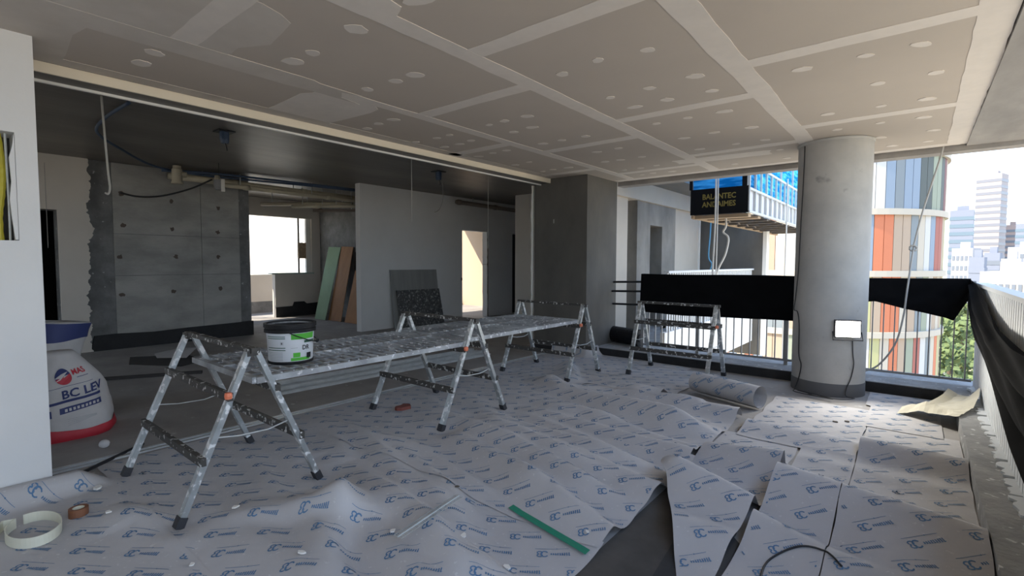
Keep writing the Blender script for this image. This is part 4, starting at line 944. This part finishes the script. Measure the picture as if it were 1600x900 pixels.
cordline('blue rope hanging along the wing facade', [(-3.35,10.6,2.6),(-3.36,10.6,2.0),(-3.38,10.58,1.5),(-3.32,10.6,1.35),(-3.35,10.6,1.2)],0.014,mat('blue_rope',(0.12,0.35,0.55),0.7))
cordline('pale rope pair hanging from the suspended scaffold', [(-2.45,7.95,2.72),(-2.45,7.95,2.0),(-2.47,7.95,1.3),(-2.47,7.95,0.6)],0.014)
cordline('second pale rope hanging straight from the scaffold', [(-2.42,7.96,2.72),(-2.42,7.96,1.9),(-2.43,7.96,0.6)],0.010)
cordline('twisted pale rope end looping under the scaffold', [(-2.38,8.2,2.2),(-2.36,8.2,1.95),(-2.40,8.2,1.85),(-2.32,8.2,1.75),(-2.36,8.2,1.5),(-2.45,8.2,1.3),(-2.5,8.2,1.15)],0.016)
cordline('thin rope on the side of the suspended scaffold', [(-1.955,10.6,2.95),(-1.955,10.6,1.9),(-1.96,10.6,0.2),(-1.96,10.6,-3)],0.014)
# ================================================================== SUSPENDED SCAFFOLD
S = thing('suspended_scaffold', 'suspended work platform with blue mesh and a black lettered end board', 'scaffold', (-2.42,8.0,2.12))
ZB = 0.0; hw = 0.43; Ls = 6.2
SB = mat('black_board',(0.008,0.008,0.009),0.9,spec=0.1); STL = mat('pale_frame',(0.52,0.53,0.52),0.5)
MB().box((-hw,-0.02,ZB),(hw,0.0,0.40)).build('end_board', SB, S)
def blue(name):
    M = bpy.data.materials.new(name); M.use_nodes = True; n = M.node_tree.nodes; l = M.node_tree.links; n.clear()
    o_ = n.new('ShaderNodeOutputMaterial'); d_ = n.new('ShaderNodeBsdfDiffuse'); t_ = n.new('ShaderNodeBsdfTranslucent'); mx = n.new('ShaderNodeMixShader'); mx.inputs[0].default_value = 0.55
    tc_ = n.new('ShaderNodeTexCoord'); mp_ = n.new('ShaderNodeMapping'); mp_.inputs['Scale'].default_value = (1,1,7); ns = n.new('ShaderNodeTexNoise'); ns.inputs['Scale'].default_value = 2.2; ns.inputs['Detail'].default_value = 4
    r_ = n.new('ShaderNodeValToRGB'); r_.color_ramp.elements[0].position = 0.42; r_.color_ramp.elements[0].color = (0.01,0.20,0.48,1); r_.color_ramp.elements[1].position = 0.6; r_.color_ramp.elements[1].color = (0.10,0.50,0.85,1)
    l.new(tc_.outputs['Object'],mp_.inputs[0]); l.new(mp_.outputs[0],ns.inputs['Vector']); l.new(ns.outputs['Fac'],r_.inputs[0])
    l.new(r_.outputs[0],d_.inputs[0]); l.new(r_.outputs[0],t_.inputs[0]); l.new(d_.outputs[0],mx.inputs[1]); l.new(t_.outputs[0],mx.inputs[2]); l.new(mx.outputs[0],o_.inputs[0]); return M
BLUEM = blue('blue_mesh')
def wavy(u0, u1, v0, v1, axis, off, nu=16, nv=10):
    mb = MB()
    for i in range(nu+1):
        for j in range(nv+1):
            u = u0+(u1-u0)*i/nu; v = v0+(v1-v0)*j/nv; k = off+0.02*noise.noise(Vector((u*4,v*5,off)))
            mb.v.append((u,k,v) if axis == 'y' else (k,u,v))
    mb.f = [(i*(nv+1)+j,(i+1)*(nv+1)+j,(i+1)*(nv+1)+j+1,i*(nv+1)+j+1) for i in range(nu) for j in range(nv)]; return mb
wavy(-hw+0.03,hw-0.05,0.40,1.3,'y',0.01).build('end_mesh', BLUEM, S, smooth=True, fix=False)
wavy(0.03,Ls,0.34,1.3,'x',hw-0.02,60,10).build('side_mesh', BLUEM, S, smooth=True, fix=False)
wavy(0.03,Ls,0.34,1.3,'x',-hw+0.02,60,10).build('side_mesh', BLUEM, S, smooth=True, fix=False)
for sx in (-1,1):
    MB().box((sx*hw-0.02,-0.02,0.40),(sx*hw+0.02,0.02,1.35)).build('end_post', SB if sx < 0 else STL, S)
MB().box((hw-0.09,-0.022,0.40),(hw-0.02,0.0,1.35)).build('end_post', SB, S)
for z in (0.0,0.34,0.72): MB().box((hw-0.015,0,z),(hw+0.02,Ls,z+0.035)).build('side_rail', STL, S)
k = 0; y = 0.0
while y <= Ls:
    big = k % 3 == 0
    MB().box((hw-0.012,y-0.014,0.03),(hw+0.018,y+0.014,1.35 if big else 0.72)).build('side_post', STL, S); y += 0.36; k += 1
MB().box((hw-0.03,0.02,0.03),(hw-0.018,Ls,0.34)).build('toe_board', mat('pale_panel',(0.6,0.6,0.62),0.6), S)
for k in range(10):
    y0 = 0.08+k*0.60
    MB().box((-hw+0.05 if k else -hw+0.0,y0,-0.055 if k < 1 else -0.04),(hw-0.02,y0+(0.16 if k < 2 else 0.10),-0.005)).build('cross_plank', WOOD if k < 2 else DARKW, S)
for x0 in (-0.38,-0.19,0.0,0.2): MB().box((x0,0.0,-0.004),(x0+0.15,Ls,0.014)).build('deck_plank', DARKW, S)
MB().box((-hw,0.02,-0.05),(-hw+0.04,Ls,0.0)).build('bottom_rail', WOOD, S)
for txt, z in (('BALANTEC',0.235),('ANDAIMES',0.115)):
    v, f = text_geo(txt,0.115); wmax = max(a for a, b_ in v); k = 0.50/wmax
    mb = MB(); mb.v = [(-0.245+a*k,-0.0215,z+b_) for a, b_ in v]; mb.f = f; mb.build('lettering', mat('ochre_lettering',(0.20,0.15,0.03),0.7), S, fix=False)
MB().tube([(-0.05,-0.03,0.62),(-0.13,-0.03,0.78),(-0.14,-0.03,1.2)],0.014,6).build('rope_bridle', WIRE, S); MB().tube([(-0.05,-0.03,0.62),(0.08,-0.03,0.76),(0.13,-0.03,1.2)],0.014,6).build('rope_bridle', WIRE, S)
# ================================================================== CURVED STRIPED TOWER
CT = thing('curved_tower', 'curved apartment tower with multicoloured vertical fins', 'building', (-4.35,28.5,0))
Rt = 5.25; FH = 2.45
pal = {'c':(0.72,0.64,0.52),'o':(0.78,0.25,0.12),'y':(0.62,0.60,0.30),'t':(0.58,0.44,0.32),'g':(0.30,0.34,0.36),'w':(0.78,0.76,0.72),'b':(0.34,0.42,0.52),'d':(0.13,0.15,0.14),'r':(0.50,0.16,0.12),'m':(0.26,0.10,0.10),'p':(0.75,0.42,0.30),'e':(0.40,0.44,0.33)}
pm2 = {k: mat('fin_'+n_,tuple(c*0.62 for c in v),0.7) for (k,v), n_ in zip(pal.items(),('cream','orange','olive','tan','grey','white','blue','dark','red','maroon','peach','sage'))}
MB().lathe((0,0,0),[(Rt-0.35,-45),(Rt-0.35,22)],64).cap((0,0,0),Rt-0.35,22,64).build('core_glass', mat('tower_glass',(0.30,0.35,0.40),0.2,var=0.3,vscale=0.6), CT, smooth=True)
lev0 = 0.85
N = 84
def fin_mesh(key):
    mb = MB(); a = 2*math.pi/N*0.47
    for r in (Rt-0.33,Rt-0.05):
        for t in (-a,a):
            for z in (0.22,FH-0.02): mb.v.append((r*math.cos(t),r*math.sin(t),z))
    mb.f = [(0,1,3,2),(4,6,7,5),(0,4,5,1),(2,3,7,6),(0,2,6,4),(1,5,7,3)]
    return mb.mesh('fin_panel',pm2[key])
fm = {k: fin_mesh(k) for k in pal}
ROWS = {1:'pcgwwbgbbddeedmt', 0:'wwyboottgcwbrrty', -1:'tceytooctgewtcty', -2:'ctowycoterwgcoyt'}
for lv in range(-4,4):
    z0 = lev0+lv*FH
    mb = MB().lathe((0,0,0),[(Rt-0.4,z0-0.02),(Rt+0.06,z0-0.02),(Rt+0.06,z0+0.22),(Rt-0.4,z0+0.22)],72); mb.build('floor_band', pm2['c'], CT, smooth=False)
    rf = random.Random(50+lv)
    for k in range(46):
        ang = math.radians(-186)+k*2*math.pi/N
        key = rf.choice('cccttwoogybbepr' if lv < 1 else 'cwwgbbbgdedmpt')
        if k > 26: key = ROWS[max(-2,min(lv,1))][(k-27) % 16]
        inst('fin_panel', fm[key], (0,0,z0), CT, (0,0,ang))
# ================================================================== CITY
def far_block(name, label, x, y, z0, z1, wx, wy, rot, wall, band, fh=3.2, cols=0, roof=True, frac=0.45, group='distant city buildings'):
    T = thing(name, label, 'building', (x,y,z0), group); H = z1-z0; T.rotation_euler = (0,0,math.radians(rot))
    MB().box((-wx/2,-wy/2,0),(wx/2,wy/2,H)).build('wall_block', wall, T)
    n = int(min(H,75)/fh)
    if cols == 0:
        me = MB().box((-wx/2-0.12,-wy/2-0.12,0),(wx/2+0.12,wy/2+0.12,fh*frac)).mesh('window_band',band)
        for k in range(n): inst('window_band', me, (0,0,H-1.6-(k+1)*fh+0.6), T)
    else:
        cw = wx/cols; me = MB().box((-cw*0.3,-0.12,0),(cw*0.3,0.0,fh*frac)).mesh('window_pane',band)
        for k in range(min(n,12)):
            for c_ in range(cols): inst('window_pane', me, (-wx/2+cw*(c_+0.5),-wy/2,H-1.6-(k+1)*fh+0.8), T)
        cw2 = wy/max(2,cols-1); me2 = MB().box((-0.12,-cw2*0.3,0),(0,cw2*0.3,fh*frac)).mesh('window_pane',band)
        for k in range(min(n,12)):
            for c_ in range(max(2,cols-1)): inst('window_pane', me2, (-wx/2,-wy/2+cw2*(c_+0.5),H-1.6-(k+1)*fh+0.8), T)
    if roof: MB().box((-wx*0.22,-wy*0.2,H),(wx*0.26,wy*0.2,H+max(2.0,wx*0.12))).build('roof_house', wall, T)
    return T
def at(px, dist):
    a = math.atan((px-800)/773)-YAW; return dist*math.sin(a), dist*math.cos(a), dist*math.cos(a+YAW)/773.0
def city(label, px0, px1, ytop, dist, wall, band, depth=None, **kw):
    x, y, s = at((px0+px1)/2,dist); z1 = CAM_H+(412-ytop)*s; x0, y0_, _ = at(px0,dist); x1, y1_, _ = at(px1,dist)
    wx = math.hypot(x1-x0,y1_-y0_)*0.80; far_block('city_building',label,x,y,-45,z1,wx,depth or wx,kw.pop('rot',-12),wall,band,**kw)
TW = mat('tower_stone',(0.34,0.30,0.29),0.8); TB = mat('tower_band',(0.18,0.185,0.21),0.4); GL = mat('teal_glass_band',(0.14,0.19,0.23),0.3); WB = mat('white_block',(0.34,0.34,0.36),0.8); GB = mat('grey_block',(0.20,0.22,0.27),0.8); CB = mat('cream_block',(0.38,0.35,0.31),0.8); DB = mat('dull_window',(0.16,0.18,0.21),0.4); PB = mat('pink_block',(0.36,0.28,0.25),0.8)
city('tallest distant tower with horizontal balcony bands',1518,1568,275,400,TW,TB,rot=-20,fh=3.6)
city('teal glass office block left of the tallest tower',1476,1522,330,300,GB,GL,rot=-5,fh=3.4)
city('white windowed apartment block below the tallest tower',1486,1530,388,220,WB,DB,rot=-25,cols=5)
city('blue-grey slab block in front of the tallest tower',1512,1542,402,190,GB,GB,rot=-15,fh=3.4)
city('grey banded block right of the slab block',1535,1566,395,240,GB,DB,rot=-15)
city('cream low block nearest the right parapet',1530,1640,424,150,CB,DB,rot=-14,cols=9,depth=14)
city('pink distant block at the right frame edge',1566,1590,352,420,PB,DB,rot=-10)
city('grey glass block at the right frame edge',1578,1640,350,380,GB,GL,rot=-10)
city('white block with red roof house at the right edge',1570,1640,386,260,WB,DB,rot=-18,cols=6)
city('small white block beside the cream low block',1560,1600,404,200,WB,DB,rot=-12,cols=4)
# pale sunlit neighbour seen through the service window
far_block('city_building','pale sunlit building outside the service window',-40,22,-45,22,40,8,0,mat('pale_facade',(0.85,0.81,0.74),0.9),mat('pale_window',(0.62,0.60,0.55),0.6),cols=9,group='distant city buildings')
struct(MB().box((-2500,-2500,-22.5),(2500,2500,-22)).build('floor_street_ground', mat('city_ground',(0.60,0.50,0.37),0.95,col2=(0.40,0.35,0.24),vscale=0.03,detail=8)))
# trees below the corner of the balcony
LEAF = mat('tree_leaves',(0.16,0.20,0.07),0.9,col2=(0.07,0.10,0.035),vscale=1.2); BARK = mat('tree_bark',(0.12,0.09,0.06),0.9)
rtree = random.Random(8)
def tree(label, x, y, z, h, r):
    T = thing('street_tree', label, 'tree', (x,y,z), 'street trees below the balcony')
    MB().tube([(0,0,0),(0.2,0.1,h*0.4),(0.1,0.2,h*0.8)],[0.5,0.38,0.2],8).build('trunk', BARK, T)
    g = MB()
    for k in range(700):
        u = rtree.uniform(-1,1); t = rtree.uniform(0,2*math.pi); q = rtree.uniform(0.45,1.0)**0.5*r*(1+0.25*math.sin(3*t)*u); s_ = math.sqrt(1-u*u)
        c_ = Vector((q*s_*math.cos(t),q*s_*math.sin(t),h*0.72+q*u*0.75)); a_ = Vector((rtree.uniform(-1,1),rtree.uniform(-1,1),rtree.uniform(-1,1))).normalized(); b_ = a_.orthogonal().normalized(); sz = rtree.uniform(0.35,0.8)
        i = len(g.v); g.v += [tuple(c_+a_*sz),tuple(c_+b_*sz*0.7),tuple(c_-a_*sz),tuple(c_-b_*sz*0.7)]; g.f.append((i,i+1,i+2,i+3))
    o = g.build('foliage', LEAF, T, fix=False); o['kind'] = 'stuff'
for k, (px, d_, zt, lab) in enumerate(((1468,62,-12.5,'low tree crown close to the foot of the striped tower'),(1511,76,-12,'nearest tree crown under the balcony corner'),(1488,92,-11,'tree crown in the middle of the corner railing bars'),(1508,112,-9.5,'tree crown beside the white parapet corner'),(1474,134,-10,'farther tree crown next to the striped tower'),(1493,150,-8.5,'farther tree crown between the street buildings'),(1508,176,-7.5,'most distant tree crown along the street'))):
    x, y, s = at(px,d_); tree(lab,x,y,-22,(zt+22)/0.95,3.6+0.5*(k % 4)+k*0.35)
